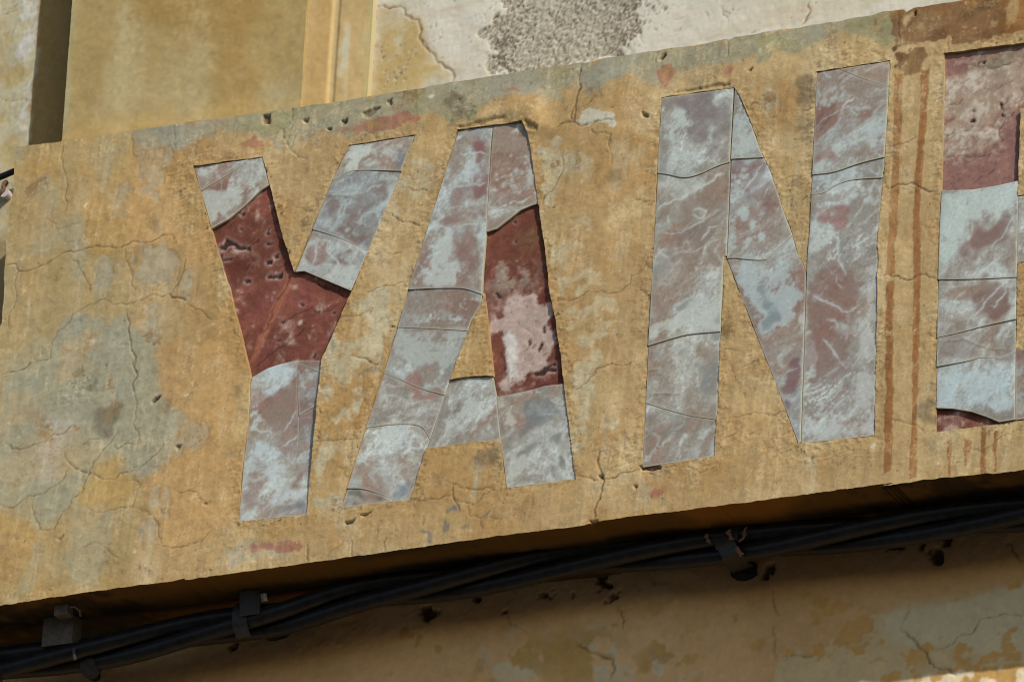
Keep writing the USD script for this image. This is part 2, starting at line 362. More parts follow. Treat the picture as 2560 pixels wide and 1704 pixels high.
# olive left part, orange strip beside it
olive = S.mask([tr('A', (60, 900), (1140, 800), (880, 1050), (850, 1300), (840, 1568), 'E', (1045, 100), (1045, 380), (1060, 860), (1075, 1240), (1090, 1568), 'R', (985, 250), (960, 560), (1000, 1100), (985, 1250), (985, 1480), (980, 1568), 'N', (1040, 560), (1000, 800), (-200, 1000), 'o', (-80, 1000))], .006, .006)
S.paint(col(181, 152, 100), .82 * olive)
S.paint(col(186, 146, 84), olive * .75 * sms(n_mid + .6 * n_big, .0, 1.5)); S.paint(col(171, 155, 116), olive * .7 * sms(-n_mid + .6 * n_str, .4, 1.7))
orange = S.mask([tr('A', (870, 1090), (1000, 1080), (1130, 1110), (1150, 1300), (1180, 1568), 'E', (1700, 200), (1800, 500), (1500, 560), (1480, 330), (1360, 350), (1060, 370), (1045, 100), 'A', (830, 1568), (830, 1300)),
                 tr('E', (1290, 1190), (1500, 1130), (1800, 1150), (2030, 1568), 'R', (1720, 300), (1690, 800), (1530, 600), (1310, 540), (1170, 370), (1110, 150), (1150, 0)),
                 tr('R', (1090, 950), (1230, 860), (1480, 780), (1690, 830), (1730, 1250), (1500, 1400), (1200, 1500), (1010, 1450), (1020, 1330), (1200, 1350), (1250, 1080), (1060, 1050))], .004, .008)
S.paint(col(201, 157, 99), .8 * orange); S.paint(col(192, 147, 88), orange * .6 * sms(n_mid, .2, 1.4))
# beige worn patch low on the left
beige = S.mask([tr('E', (0, 1430), (130, 1400), (280, 1320), (405, 1290), (420, 1150), (590, 930), (720, 950), (870, 1000), (1000, 960), (1080, 1050), (1280, 1180), (1240, 1290), 'R', (1120, 120), (1150, 350), (1260, 460), (1290, 640), (1180, 860), (1050, 960), (900, 930), (700, 870), (660, 950), (600, 1080), (420, 1330), (290, 1340), (250, 1120), (50, 1190), (0, 1160))], .008, .006)
S.paint(col(168, 158, 124), .88 * beige); S.paint(col(190, 160, 108), beige * .5 * sms(n_mid, .6, 1.8)); S.paint(col(160, 152, 124), beige * .55 * sms(n_mid + .3 * n_str, -1.6, -.3) * sms(-n_big, -.3, 1.))
S.paint(col(192, 154, 90), .85 * S.mask([tr('R', (720, 860), (830, 820), (930, 900), (820, 960), (720, 930)), tr('R', (700, 950), (960, 960), (1000, 1100), (960, 1170), (650, 1200), (540, 1150), (630, 1020))], .006, .006))
S.paint(col(186, 172, 150), .75 * S.mask([tr('R', (300, 560), (500, 540), (480, 650), (470, 800), (400, 1020), (340, 1000), (260, 860), (240, 780), (290, 680))], .006, .008) * sms(n_mid + n_fine, -1.2, .3))
# pale streaked flakes
flk = S.mask([tr('E', (700, 540), (780, 470), (920, 480), (950, 600), (900, 700), (760, 710)), tr('E', (1060, 480), (1180, 360), (1330, 380), (1510, 480), (1540, 600), (1560, 860), (1380, 740), (1230, 700), (1180, 780), (1100, 620)),
              tr('E', (1180, 850), (1260, 840), (1300, 1040), (1290, 1190), (1200, 1100)), tr('E', (950, 0), (1010, 0), (1030, 180), (960, 120)), tr('A', (880, 960), (1150, 970), (1060, 1300), (930, 1300), (900, 1100)),
              tr('A', (700, 1250), (830, 1200), (840, 1500), (760, 1450)), tr('R', (1110, 580), (1280, 480), (1530, 620), (1460, 800), (1260, 820), (1080, 960), (1000, 1130), (950, 960)), tr('R', (1010, 1010), (1240, 1060), (1230, 1300), (1150, 1200), (1060, 1200)),
              tr('R', (990, 1250), (1180, 1350), (1160, 1480), (1000, 1470)), tr('N', (1750, 520), (2200, 480), (2300, 600), (1900, 680), (1700, 700)),
              tr('A', (1180, 960), (1330, 950), (1320, 1000), (1200, 1010)), tr('A', (1640, 900), (1720, 790), (1900, 720), (2091, 690), (2091, 830), (1950, 940), (1880, 980), (1740, 900))], .003, .009)
S.paint(col(176, 164, 134), .62 * sms(flk * .85 + .20 * rag + .16 * n_str + .12 * brush + .05 * grain, .30, .95))
flk2 = S.mask([tr('G', (1300, 20), (1650, 0), (1700, 120), (1560, 260), (1330, 330), (1200, 300), (1230, 160)), tr('G', (1170, 300), (1480, 180), (1470, 330), (1220, 520)), tr('G', (1440, 410), (1560, 470), (1530, 640), (1230, 760), (1300, 640), (1500, 620)),
               tr('G', (1150, 830), (1380, 760), (1260, 1000), (1130, 1300), (1330, 1330), (1440, 900), (1400, 1060), (1330, 1400), (1110, 1390)),
               tr('S', (1110, 260), (1350, 240), (1560, 330), (1440, 720), (1350, 930), (1180, 940), (900, 840), (1000, 560)), tr('F', (1460, 1230), (1730, 1160), (1800, 1420), (1700, 1568), (1350, 1568)),
               tr('H', (1640, 260), (1800, 260), (1760, 640), (1700, 700)), tr('H', (1720, 950), (2091, 800), (2091, 1400), (1800, 1450)), tr('B', (1720, 950), (1830, 930), (1820, 1300), (1720, 1400)),
               tr('W', (60, 60), (300, 60), (330, 180), (220, 200), (70, 210)), tr('W', (150, 300), (420, 260), (380, 400), (300, 560), (150, 420)), tr('W', (150, 700), (330, 560), (300, 760), (270, 1100), (180, 1200)),
               tr('C', (0, 1300), (260, 1280), (250, 1568), (0, 1568)), tr('D', (1080, 740), (1170, 700), (1160, 900), (1130, 1060), (1090, 1040))], .003, .009)
S.paint(col(196, 178, 138), .85 * sms(flk2 * .9 + .30 * rag + .10 * n_str + .06 * grain, .45, 1.05))
# grey band along the top
band = S.mask([tr('A', (870, 840), (1985, 690), 'B', (600, 610), (1140, 520), (1980, 395), 'C', (620, 455), (1300, 350), (2091, 225), 'D', (860, 85), (1050, 70), (940, 160), (930, 390), (860, 360), (700, 310), (500, 300), (250, 380), (150, 440), (0, 490), 'C', (1880, 430), (1830, 480), (1500, 560), (1250, 560), (1000, 630), (850, 640),
                  (830, 740), (590, 700), (450, 740), (290, 820), (190, 790), (130, 770), (0, 830), 'B', (1880, 640), (1850, 690), (1700, 680), (1650, 600), (1400, 640), (1300, 690), (1250, 780), (1080, 800), (1000, 740), (900, 740), (700, 880), (430, 890), (250, 870), (80, 980), (0, 900), 'A', (1640, 860), (1400, 900), (1150, 960), (900, 960))], .004, .007)
S.paint(col(161, 152, 120), .8 * sms(band + .12 * rag + .05 * grain, .2, .8))
S.paint(col(160, 156, 134), band * .45 * sms(n_mid, -.2, 1.)); S.paint(col(158, 146, 98), band * .7 * sms(-n_mid + .4 * n_big, .7, 1.6))
# old red paint showing
red = S.mask([tr('B', (340, 830), (560, 760), (720, 740), (930, 750), (880, 830), (660, 880), (470, 870), (350, 880)), tr('B', (1450, 560), (1670, 540), (1640, 590), (1470, 620)), tr('C', (840, 780), (870, 620), (1040, 590), (1250, 590), (1500, 550), (1520, 640), (1200, 690), (900, 800)),
              tr('C', (1640, 480), (1800, 420), (1840, 450), (1780, 560), (1600, 620), (1630, 520)), tr('A', (1550, 940), (1680, 890), (1830, 960), (1700, 980)), tr('N', (1880, 520), (2150, 480), (2330, 500), (2300, 570), (1950, 580)), tr('W', (640, 1380), (740, 1350), (720, 1400), (650, 1410))], .003, .006)
S.paint(col(168, 106, 82), .8 * np.minimum(red * 3, 1) * sms(red + .32 * rag + .15 * n_hor + .08 * grain, .6, 1.1))
# rust-brown stain and the painted stripes on the right
rust = S.mask([tr('D', (990, 75), (1400, 10), (2300, -130), (2700, -100), (2700, 180), (2091, 270), (1900, 320), (1700, 370), (1500, 390), (1440, 330), (1170, 390), (1030, 410), (1000, 300)), tr('D', (930, 150), (1000, 150), (1000, 440), (960, 440), (930, 300)), tr('D', (1000, 470), (1265, 410), (1260, 640), (1180, 640), (1080, 720), (1040, 600), (970, 560))], .002, .005)
rm = sms(rust + .20 * rag + .08 * grain, .34, .74) * (1 - .9 * sms(S.noise(.09, 1.3, 12), 1.1, 1.5)) * (1 - S.mask([tr('D', (1980, 0), (2080, 0), (2040, 180), (1950, 250)), tr('D', (1030, 180), (1120, 110), (1060, 230))], .002, .004))
S.paint(col(120, 76, 42), .86 * rm * (.75 + .25 * sms(rag2, -1, .6))); S.paint(col(154, 96, 42), rm * .7 * sms(rag2 + n_hor * .5, .2, 1.4)); S.paint(col(98, 62, 36), rm * .7 * sms(-rag2 + .4 * rag, .1, 1.3)); S.paint(col(170, 136, 84), .6 * rm * sms(rag + .4 * grain, 1.1, 1.9))
st = S.mask([tr('L', (104, 240), (162, 240), (150, 640), (136, 900), (122, 1200), (104, 1568), 'M', (92, 0), (90, 112), (42, 118), 'L', (52, 1568), (68, 1200), (86, 900), (98, 640)),
             tr('M', (44, 170), (90, 160), (88, 400), (80, 700), (88, 900), (76, 1390), (30, 1415), (44, 900), (38, 700), (40, 400)),
             tr('L', (290, 250), (342, 230), (325, 640), (300, 760), (296, 900), (285, 1200), (284, 1568), 'M', (262, 0), (262, 400), (248, 700), (240, 1000), (234, 1440), (193, 1460), (212, 1000), (216, 400), (226, 0), 'L', (235, 1568), (240, 1200), (256, 900), (276, 640)),
             tr('M', (548, 1190), (592, 1200), (580, 1340), (552, 1370)), tr('M', (664, 1120), (690, 1120), (690, 1420), (656, 1425)), tr('M', (750, 1140), (766, 1140), (760, 1410), (748, 1410)), tr('M', (440, 1200), (465, 1200), (450, 1440), (436, 1440))], .0012, .0012)
sm_ = sms(st + .05 * n_fine, .4, .6) * (1 - .8 * sms(white + n_mid, 2.0, 2.8))
S.paint(col(152, 92, 44), .8 * sm_ * (.75 + .25 * sms(-n_str, -.8, .8))); S.paint(col(124, 74, 38), sm_ * .6 * sms(rag, .2, 1.5))
# cream scar, grime beside the letters, dark marks
S.paint(col(206, 194, 164), .9 * sms(S.mask([tr('C', (200, 1000), (240, 960), (430, 975), (490, 1010), (460, 1090), (280, 1060), (150, 1070))], .002, .005) + .15 * n_fine, .4, .6))
grime = S.mask([tr('J', (1390, 60), (1490, 40), (1480, 500), (1440, 640), (1330, 600), (1370, 350)), tr('C', (440, 1440), (560, 1500), (590, 1568), (440, 1568)), tr('J', (0, 900), (110, 900), (130, 960), (0, 980)), tr('G', (500, 400), (550, 420), (560, 620), (500, 1000), (490, 700)),
                tr('R', (520, 200), (640, 150), (740, 280), (640, 300)), tr('R', (700, 500), (900, 460), (820, 560), (820, 670), (700, 650)), tr('I', (1150, 1050), (1310, 1080), (1300, 1180), (1180, 1160)), tr('M', (280, 980), (365, 985), (365, 1140), (270, 1130)),
                tr('B', (1090, 640), (1200, 600), (1300, 680), (1240, 770), (1110, 780)), tr('R', (210, 480), (270, 490), (240, 550))], .008, .01)
S.paint(col(96, 82, 62), .62 * np.minimum(grime * 3, 1) * sms(grime + .35 * rag + .1 * grain, .3, 1.2))
# vertical scratches at the lower left
rs = np.random.default_rng(8); scr = []
for k in range(26):
    x, y = rs.uniform(-5, 260), rs.uniform(1240, 1490); a = rs.normal(.28, .1); l = rs.uniform(40, 150)
    scr.append((np.array([[x, y], [x + a * l, y - l]]), .0012))
S.paint(col(214, 190, 140), .55 * S.lines(scr, seed=3, jit=.01))
# cracks
CR = []
def cr(w, *it): CR.append((tr(*it), w * .62))
cr(.003, 'E', (45, 530), (130, 520), (150, 575), (270, 565), (380, 530), (470, 470), (540, 430), (700, 405), (830, 385), (1040, 378), (1150, 355), (1330, 295), (1415, 290), (1430, 325))
cr(.0022, 'E', (540, 430), (640, 510), (700, 640), (740, 760)); cr(.002, 'E', (1040, 378), (1070, 560), (1075, 700), (1100, 750))
cr(.0026, 'E', (0, 1420), (130, 1395), (280, 1320), (410, 1285), (420, 1150), (470, 1060), (590, 930), (720, 860), (870, 815), (960, 850), (1030, 855), (1150, 830), (1280, 775), (1390, 770))
cr(.006, 'E', (1380, 770), (1410, 800), (1480, 805), (1525, 825)); cr(.0025, 'E', (1525, 850), (1600, 900), (1700, 960), (1850, 970)); cr(.003, 'E', (1390, 770), (1450, 700), (1500, 600), (1525, 490))
cr(.003, 'E', (1035, 890), (1060, 1010), (1070, 1150), (1085, 1240), (1110, 1290), (1095, 1380), (1120, 1430), (1085, 1490), (1090, 1568)); cr(.003, 'R', (950, 20), (985, 100), (975, 180), (995, 225), (960, 290), (985, 400), (990, 540), (970, 580), (1010, 640), (1000, 730), (930, 720), (860, 765), (830, 740))
cr(.0024, 'A', (420, 925), (415, 1100), (410, 1400)); cr(.002, 'A', (870, 860), (870, 1000), (900, 1060)); cr(.002, 'A', (1140, 825), (1150, 900), (1160, 980))
cr(.003, 'A', (1820, 830), (1850, 850), (1850, 900), (1900, 975), (1930, 900), (1950, 850)); cr(.002, 'A', (1850, 900), (1930, 890)); cr(.003, 'A', (1910, 700), (1920, 790)); cr(.003, 'A', (1900, 975), (1960, 1030), (2010, 1040))
cr(.003, 'R', (40, 720), (80, 760), (150, 765), (250, 725), (350, 690), (390, 650), (460, 655), (520, 590)); cr(.0025, 'R', (0, 1160), (50, 1190), (160, 1140), (260, 1105), (370, 1050), (430, 1020), (500, 900)); cr(.0025, 'R', (470, 780), (490, 850), (560, 910), (680, 940), (820, 985), (900, 940), (1000, 920), (1080, 850), (1150, 800), (1190, 720))
cr(.0025, 'R', (860, 620), (820, 690), (750, 770), (690, 850), (660, 940), (600, 1080), (500, 1200), (400, 1350), (300, 1350), (255, 1250), (255, 1120)); cr(.002, 'R', (290, 1350), (250, 1410), (160, 1460)); cr(.002, 'R', (640, 1190), (700, 1225), (800, 1205), (970, 1185), (1000, 1070), (1030, 1010)); cr(.002, 'R', (970, 1185), (1080, 1220), (1150, 1290), (1180, 1450))
cr(.003, 'R', (1180, 1475), (1340, 1470)); cr(.002, 'R', (1340, 1470), (1440, 1440), (1540, 1360)); cr(.0018, 'R', (600, 1480), (680, 1440), (800, 1505), (870, 1560)); cr(.002, 'R', (1490, 660), (1440, 720), (1370, 760)); cr(.002, 'R', (1270, 1075), (1440, 1080), (1490, 1150))
cr(.002, 'R', (640, 740), (650, 690), (760, 690)); cr(.002, 'R', (560, 750), (640, 700)); cr(.002, 'E', (480, 260), (450, 190), (370, 140)); cr(.0016, 'E', (480, 250), (720, 215)); cr(.0018, 'E', (150, 575), (130, 780), (90, 900), (70, 1060))
cr(.003, 'F', (1830, 365), (1950, 385), (2080, 400)); cr(.003, 'F', (1720, 570), (1800, 600), (1850, 640), (1920, 640), (2010, 672)); cr(.003, 'F', (1560, 1210), (1640, 1180), (1700, 1160), (1800, 1150), (1900, 1130)); cr(.002, 'F', (1360, 1410), (1500, 1410), (1590, 1370)); cr(.002, 'F', (1870, 250), (2010, 290)); cr(.002, 'F', (1700, 870), (1850, 890)); cr(.002, 'F', (980, 515), (1170, 525))
cr(.003, 'G', (1130, 885), (1300, 870), (1400, 850), (1500, 840)); cr(.004, 'G', (1440, 160), (1500, 180), (1600, 220), (1680, 240)); cr(.002, 'G', (1310, 345), (1440, 400)); cr(.002, 'G', (1380, 570), (1410, 610))
cr(.004, 'B', (1970, 435), (1955, 520), (1965, 580), (1940, 650), (1920, 800)); cr(.003, 'B', (1810, 850), (1850, 810), (1920, 800), (1980, 830), (2091, 790)); cr(.002, 'B', (890, 590), (885, 700), (900, 760)); cr(.002, 'B', (2060, 630), (1990, 720))
cr(.0035, 'C', (190, 560), (165, 650), (185, 780), (150, 870), (125, 1060)); cr(.003, 'C', (0, 1080), (120, 1070), (200, 1090), (280, 1070), (470, 1050)); cr(.0025, 'C', (280, 1070), (275, 1130), (320, 1170), (450, 1170), (440, 1450)); cr(.003, 'C', (1470, 350), (1455, 510)); cr(.0016, 'C', (850, 450), (840, 600)); cr(.002, 'C', (300, 830), (240, 950))
cr(.003, 'W', (80, 250), (160, 270), (220, 242), (380, 225), (460, 215), (515, 170), (520, 120), (590, 80), (620, 10)); cr(.002, 'W', (515, 170), (570, 190), (625, 280)); cr(.003, 'W', (165, 780), (215, 790), (270, 730), (310, 670), (500, 650), (530, 630))
cr(.006, 'W', (330, 1150), (330, 1260), (350, 1300), (345, 1370), (320, 1460), (300, 1568)); cr(.004, 'W', (190, 1310), (280, 1320), (345, 1325), (420, 1320), (460, 1290), (575, 1260)); cr(.003, 'W', (700, 1250), (790, 1245)); cr(.0025, 'H', (1850, 330), (1820, 550), (1690, 750))
cr(.003, 'O', (1270, 10), (1370, 40), (1430, 70), (1560, 75), (1660, 85)); cr(.004, 'O', (1350, 0), (1345, 130), (1365, 170), (1400, 250)); cr(.0035, 'O', (1020, 160), (1130, 165), (1200, 150), (1345, 130)); cr(.0025, 'O', (1345, 130), (1450, 180), (1500, 200), (1560, 150), (1640, 80)); cr(.0025, 'O', (1470, 200), (1470, 280), (1560, 300), (1630, 240)); cr(.002, 'O', (1560, 300), (1570, 390)); cr(.002, 'O', (1640, 285), (1740, 305))
cr(.004, 'O', (225, 480), (215, 560), (220, 640)); cr(.003, 'O', (545, 440), (555, 560), (575, 620)); cr(.003, 'O', (825, 430), (815, 550)); cr(.002, 'O', (765, 350), (755, 440)); cr(.002, 'O', (1120, 280), (1120, 360)); cr(.002, 'O', (500, 340), (545, 410))
cr(.003, 'L', (40, 745), (90, 748), (200, 715), (275, 672)); cr(.004, 'L', (30, 1022), (280, 1030), (330, 1060), (400, 1065)); cr(.0025, 'L', (310, 745), (400, 700)); cr(.0016, 'L', (330, 385), (430, 380)); cr(.0018, 'L', (290, 1300), (390, 1310))
cr(.004, 'M', (0, 125), (60, 125), (130, 150), (230, 135), (300, 120), (330, 140), (380, 155)); cr(.003, 'M', (80, 1065), (150, 1085), (200, 1100), (280, 1140)); cr(.002, 'M', (590, 1250), (670, 1290), (700, 1250), (800, 1170), (941, 1100)); cr(.004, 'M', (300, 515), (350, 525)); cr(.002, 'M', (0, 970), (40, 975))
cr(.002, 'K', (640, 650), (760, 665)); cr(.003, 'K', (760, 780), (830, 755), (920, 730)); cr(.003, 'K', (720, 1130), (800, 1110), (850, 1095), (980, 1115), (1080, 1088)); cr(.002, 'K', (620, 1300), (700, 1260), (770, 1200)); cr(.002, 'J', (1170, 925), (1230, 880), (1330, 850), (1440, 900)); cr(.003, 'J', (1390, 330), (1480, 295)); cr(.003, 'J', (940, 300), (1000, 255), (1060, 270)); cr(.0025, 'J', (0, 1020), (190, 1055))
cr(.003, 'D', (995, 150), (1000, 430)); cr(.002, 'K', (200, 1470), (380, 1470), (590, 1475)); cr(.003, 'K', (100, 330), (150, 250), (90, 20))
rs = np.random.default_rng(21)
for k in range(18):
    x, y = rs.uniform(20, 2560), rs.uniform(100, 1500); a = rs.uniform(0, math.pi); L = rs.uniform(20, 110); pts = [(x, y)]
    for j in range(4): a += rs.normal(0, .5); pts.append((pts[-1][0] + math.cos(a) * L / 4, pts[-1][1] + math.sin(a) * L / 4))
    CR.append((np.array(pts), rs.choice([.0007, .001])))
ck = S.lines(CR, seed=11, jit=.095)
S.paint(col(104, 80, 50), .85 * np.clip(ck * 1.2, 0, 1))  # crack dirt, darkened further for shade the relief alone lacks
S.paint(col(206, 172, 118), .25 * np.clip(ndi.gaussian_filter(np.roll(ck, (2, 1), (0, 1)), 1.2) - ck, 0, 1))
rs = np.random.default_rng(55); lite = []; dark = []
for k in range(420):
    x, y = rs.uniform(10, 2560), rs.uniform(60, 1480); a = rs.normal(1.45, .5) if rs.random() < .6 else rs.uniform(-.4, .4); l = rs.uniform(8, 46)
    (lite if rs.random() < .55 else dark).append((np.array([[x, y], [x + math.cos(a) * l, y - math.sin(a) * l]]), .0007))
S.paint(col(214, 186, 134), .4 * S.lines(lite, seed=61, jit=.06)); S.paint(col(120, 92, 56), .5 * S.lines(dark, seed=62, jit=.15))
fills = S.mask([tr('O', (1285, 215), (1340, 200), (1365, 170), (1390, 235), (1330, 230), (1310, 245)), tr('O', (1090, 395), (1120, 365), (1130, 385), (1185, 400), (1190, 460), (1170, 490), (1150, 430)), tr('O', (1265, 380), (1300, 290), (1330, 350), (1280, 410)), tr('O', (1415, 365), (1430, 335), (1445, 345), (1425, 375)), tr('O', (1560, 300), (1600, 280), (1640, 235), (1610, 285))], .0012, .003)
S.paint(col(132, 122, 104), .85 * fills)
# pits, holes and creases; the shadow in the creases is painted dark
rs = np.random.default_rng(31)
hole_px = [(tr('A', (1718, 760), (1765, 750), (1768, 800), (1725, 812)), 1), (tr('A', (1985, 785), (2015, 778), (2012, 800), (1990, 802)), 1), (tr('B', (405, 790), (435, 780), (435, 805), (410, 815)), 1), (tr('B', (315, 842), (335, 840), (335, 855), (318, 855)), 1),
           (tr('B', (540, 740), (600, 705), (655, 705), (600, 750), (550, 760)), .6), (tr('B', (705, 660), (730, 650), (735, 685), (710, 680)), .8), (tr('A', (1145, 800), (1210, 798), (1170, 818)), .8), (tr('C', (870, 510), (910, 465), (915, 490), (880, 525)), 1), (tr('C', (1648, 620), (1675, 602), (1660, 630)), 1),
           (tr('D', (1130, 110), (1150, 105), (1155, 125), (1135, 128)), 1), (tr('J', (80, 330), (135, 350), (130, 365), (100, 365)), .8), (tr('R', (1120, 410), (1155, 385), (1150, 410), (1125, 425)), 1), (tr('R', (1290, 740), (1320, 740), (1305, 765)), .8), (tr('R', (1480, 1160), (1520, 1150), (1500, 1168)), .6), (tr('O', (510, 330), (580, 310), (570, 335), (520, 345)), .9), (tr('O', (630, 275), (700, 255), (660, 282)), .8),
           (tr('K', (65, 1470), (75, 1480), (195, 1462), (200, 1482), (120, 1495), (70, 1492)), 1), (tr('W', (330, 1300), (350, 1300), (350, 1325), (328, 1322)), 1), (tr('W', (535, 1360), (560, 1365), (545, 1378)), .8), (tr('R', (420, 1420), (460, 1390), (440, 1425)), .5), (tr('Pp', (160, 205), (185, 205), (180, 222), (165, 222)), 1), (tr('B', (1620, 790), (1700, 840), (1690, 860), (1625, 850)), .5), (tr('B', (1170, 838), (1390, 778), (1480, 768), (1470, 782), (1390, 800), (1180, 856)), .35),
           (tr('C', (1010, 800), (1200, 762), (1340, 735), (1480, 720), (1480, 735), (1330, 758), (1150, 795)), .38)]
holes = np.zeros_like(ck)
for p, dpt in hole_px: holes = np.maximum(holes, dpt * S.mask([p], .001, .0015))
zone = np.clip(near * 1.1 + .7 * S.mask([tr('K', (620, 1050), (850, 1250), (1100, 1330), (1240, 1310), (1350, 1340), (1700, 1290), (1700, 1400), (1250, 1450), (900, 1400), (640, 1300)), tr('W', (340, 1130), (500, 1060), (590, 1060), (580, 1250), (420, 1310), (350, 1290)),
                                     tr('R', (410, 250), (600, 150), (740, 280), (780, 380), (640, 440), (420, 380)), tr('B', (1080, 640), (1300, 690), (1240, 790), (1090, 780)), tr('D', (150, 450), (900, 420), (900, 520), (290, 600)), tr('A', (1150, 1080), (1250, 1060), (1260, 1568), (1130, 1400))], .012, .012), 0, 1)
pn = S.noise(.009, 1.0, 41, (1.6, .7), math.radians(10))
pits = sms(pn, 1.7, 2.3) * zone * sms(rag2, -.8, .6) + .8 * sms(S.noise(.006, .7, 42) + .7 * zone, 2.9, 3.3)
pits = np.clip(pits, 0, 1)
S.paint(col(88, 66, 42), .75 * pits); S.paint(col(74, 54, 36), .8 * np.clip(holes, 0, 1))
spots = sms(rag + .6 * grain, 1.5, 2.3); S.paint(col(150, 118, 74), .45 * spots); S.paint(col(214, 186, 138), .4 * sms(-rag + .6 * grain + .4 * brush, 1.5, 2.4)); S.paint(col(208, 160, 96), .22 * sms(rag2 + .3 * rag, .6, 1.6))
g = np.clip(1 + .04 * n_fine + .035 * white + .03 * n_str + .03 * grain + .03 * brush, .6, 1.35); S.col *= g[..., None]
ragg = sms(zone, .1, .8)
lumps = S.noise(.018, 1.4, 43); trow = S.noise(.05, 1.5, 44, (3, .7), math.radians(12))
flk_n = sms(flk * .85 + .20 * rag + .16 * n_str + .12 * brush + .05 * grain, .42, .6)
S.hgt = .0022 * n_big + .00035 * n_mid + .00025 * trow + .0002 * n_fine + .00012 * white + .00008 * grain + .00008 * brush + ragg * (.0004 * lumps + .0004 * pn + .0002 * white + .00015 * grain) - .0022 * ck - .003 * pits - .008 * np.clip(holes, 0, 1) - .0007 * flk_n
S.hgt += .010 * S.mask([tr('B', (1160, 850), (1250, 770), (1420, 700), (1560, 610), (1660, 640), (1740, 760), (1820, 880), (1700, 860), (1620, 800), (1400, 770))], .012, .006)

sign = tag(xform('sign_board'), 'long weathered ochre plaster sign board carrying big inlaid letters above the cables', 'sign')
v, f, e = face2d(slab_poly, RES)
h = S.at(S.hgt, v[:, 0], v[:, 1]); c = S.at(S.col, v[:, 0], v[:, 1])
v3 = np.stack([v[:, 0], -h, v[:, 1]], 1)
mid = (v[e[:, 0]] + v[e[:, 1]]) / 2
outer = shapely.distance(shapely.points(mid), board_poly.exterior) < .0004
dirn = v[e[:, 1]] - v[e[:, 0]]
bott = outer & (mid[:, 1] < np.interp(mid[:, 0], be[:, 0], be[:, 1]) + .012) & (mid[:, 0] < XR - 1e-4) & (dirn[:, 0] > 1e-7)
groups = [(v3, f, c, True)]
lowb = outer & (mid[:, 1] < np.interp(mid[:, 0], be[:, 0], be[:, 1]) + .012) & (mid[:, 0] < XR - 1e-4)
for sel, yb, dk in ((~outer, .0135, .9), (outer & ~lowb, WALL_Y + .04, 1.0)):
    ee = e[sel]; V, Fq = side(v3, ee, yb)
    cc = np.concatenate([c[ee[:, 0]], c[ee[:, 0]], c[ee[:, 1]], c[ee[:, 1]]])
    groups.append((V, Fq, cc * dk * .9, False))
put('slab', groups, M_PLASTER, sign)
# the underside of the board
eb = e[bott]; order = np.argsort(v[eb[:, 0], 0]); ids = np.concatenate([eb[order, 0], [eb[order[-1], 1]]])
line = v3[ids]; keep = np.concatenate([[True], np.diff(line[:, 0]) > 1e-5]); line = line[keep]
ND = 40; t = np.linspace(0, 1, ND); L = len(line)
yy_ = line[:, 1][:, None] * (1 - t) + (WALL_Y + .03) * t
SS_ = Surf(bx0 - .01, bx1 + .01, -.02, .34, .004, 0, seed=7)
sn, sn2, sn3 = SS_.noise(.25, 1.8, 1, (3, .7), 0), SS_.noise(.05, 1.4, 2), SS_.noise(.5, 2., 3)
xx_ = line[:, 0][:, None] + 0 * t
q = lambda a: SS_.at(a, xx_.ravel(), yy_.ravel()).reshape(L, ND)
drop = (.004 * q(sn) + .0012 * q(sn2)) * np.minimum(t * 12, 1) + .012 * sms(t, .42, .47) * (1 - sms(t, .9, 1.))
zz_ = line[:, 2][:, None] * (1 - t * .75) + t * .75 * (line[:, 2].mean() + np.polyval(np.polyfit(line[:, 0], line[:, 2] - line[:, 2].mean(), 1), line[:, 0]))[:, None] - drop * 0 + drop * .4
vs = np.stack([xx_, yy_, zz_], 2).reshape(-1, 3); i, j = np.mgrid[:L - 1, :ND - 1]; a = (i * ND + j).ravel()
fs = np.concatenate([np.stack([a, a + 1, a + ND + 1], 1), np.stack([a, a + ND + 1, a + ND], 1)])
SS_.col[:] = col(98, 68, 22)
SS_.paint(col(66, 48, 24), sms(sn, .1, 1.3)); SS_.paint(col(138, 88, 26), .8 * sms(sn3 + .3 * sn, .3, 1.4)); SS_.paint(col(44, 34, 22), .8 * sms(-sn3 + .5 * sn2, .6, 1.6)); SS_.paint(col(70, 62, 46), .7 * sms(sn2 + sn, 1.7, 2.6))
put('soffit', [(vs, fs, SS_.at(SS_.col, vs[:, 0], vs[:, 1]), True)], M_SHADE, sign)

# ------------------------------------------------------------------ letters: red stone backing and cloudy glass
G = Surf(bx0 - .01, bx1 + .01, bz0 - .01, bz1 + .01, RES, .004, seed=2)
gA, gB, gC, gD = G.noise(.10, 1.7, 1, (1.5, .8), math.radians(35)), G.noise(.05, 1.5, 2), G.noise(.012, 1.0, 3), G.noise(.3, 2., 4)
wx, wy = G.noise(.12, 1.8, 5), G.noise(.12, 1.8, 6)
yy0, xx0 = np.mgrid[:G.h, :G.w]
WY, WX = yy0 + wy * 10, xx0 + wx * 10
def vein_of(seed, ang, width):
    r_ = ndi.map_coordinates(G.noise(.17, 2.0, seed, (2.4, .8), math.radians(ang)), [WY, WX], order=1, mode='wrap')
    g_ = np.hypot(*np.gradient(ndi.gaussian_filter(r_, 1.0))) + 1e-4
    return np.exp(-(np.abs(r_) / g_ / width) ** 2)
vein = np.maximum(vein_of(7, 32, 1.5) * sms(gB, -.3, .8), .8 * vein_of(17, 60, 1.1) * sms(-gB + .5 * gD, .2, 1.2))
gA = G.noise(.12, 1.5, 1); gF = G.noise(.035, 1.05, 18); gN = G.noise(.10, 1.75, 20); gN2 = G.noise(.05, 1.5, 21)
gS = G.noise(.004, .2, 19)
dots = sms(G.noise(.008, .3, 8, hi=.0035), 2.0, 2.7) * sms(gD + .6 * gB, .0, 1.2)
GLASS_TINT = np.array([.88, .83, .70])      # pale panes measured against the photograph
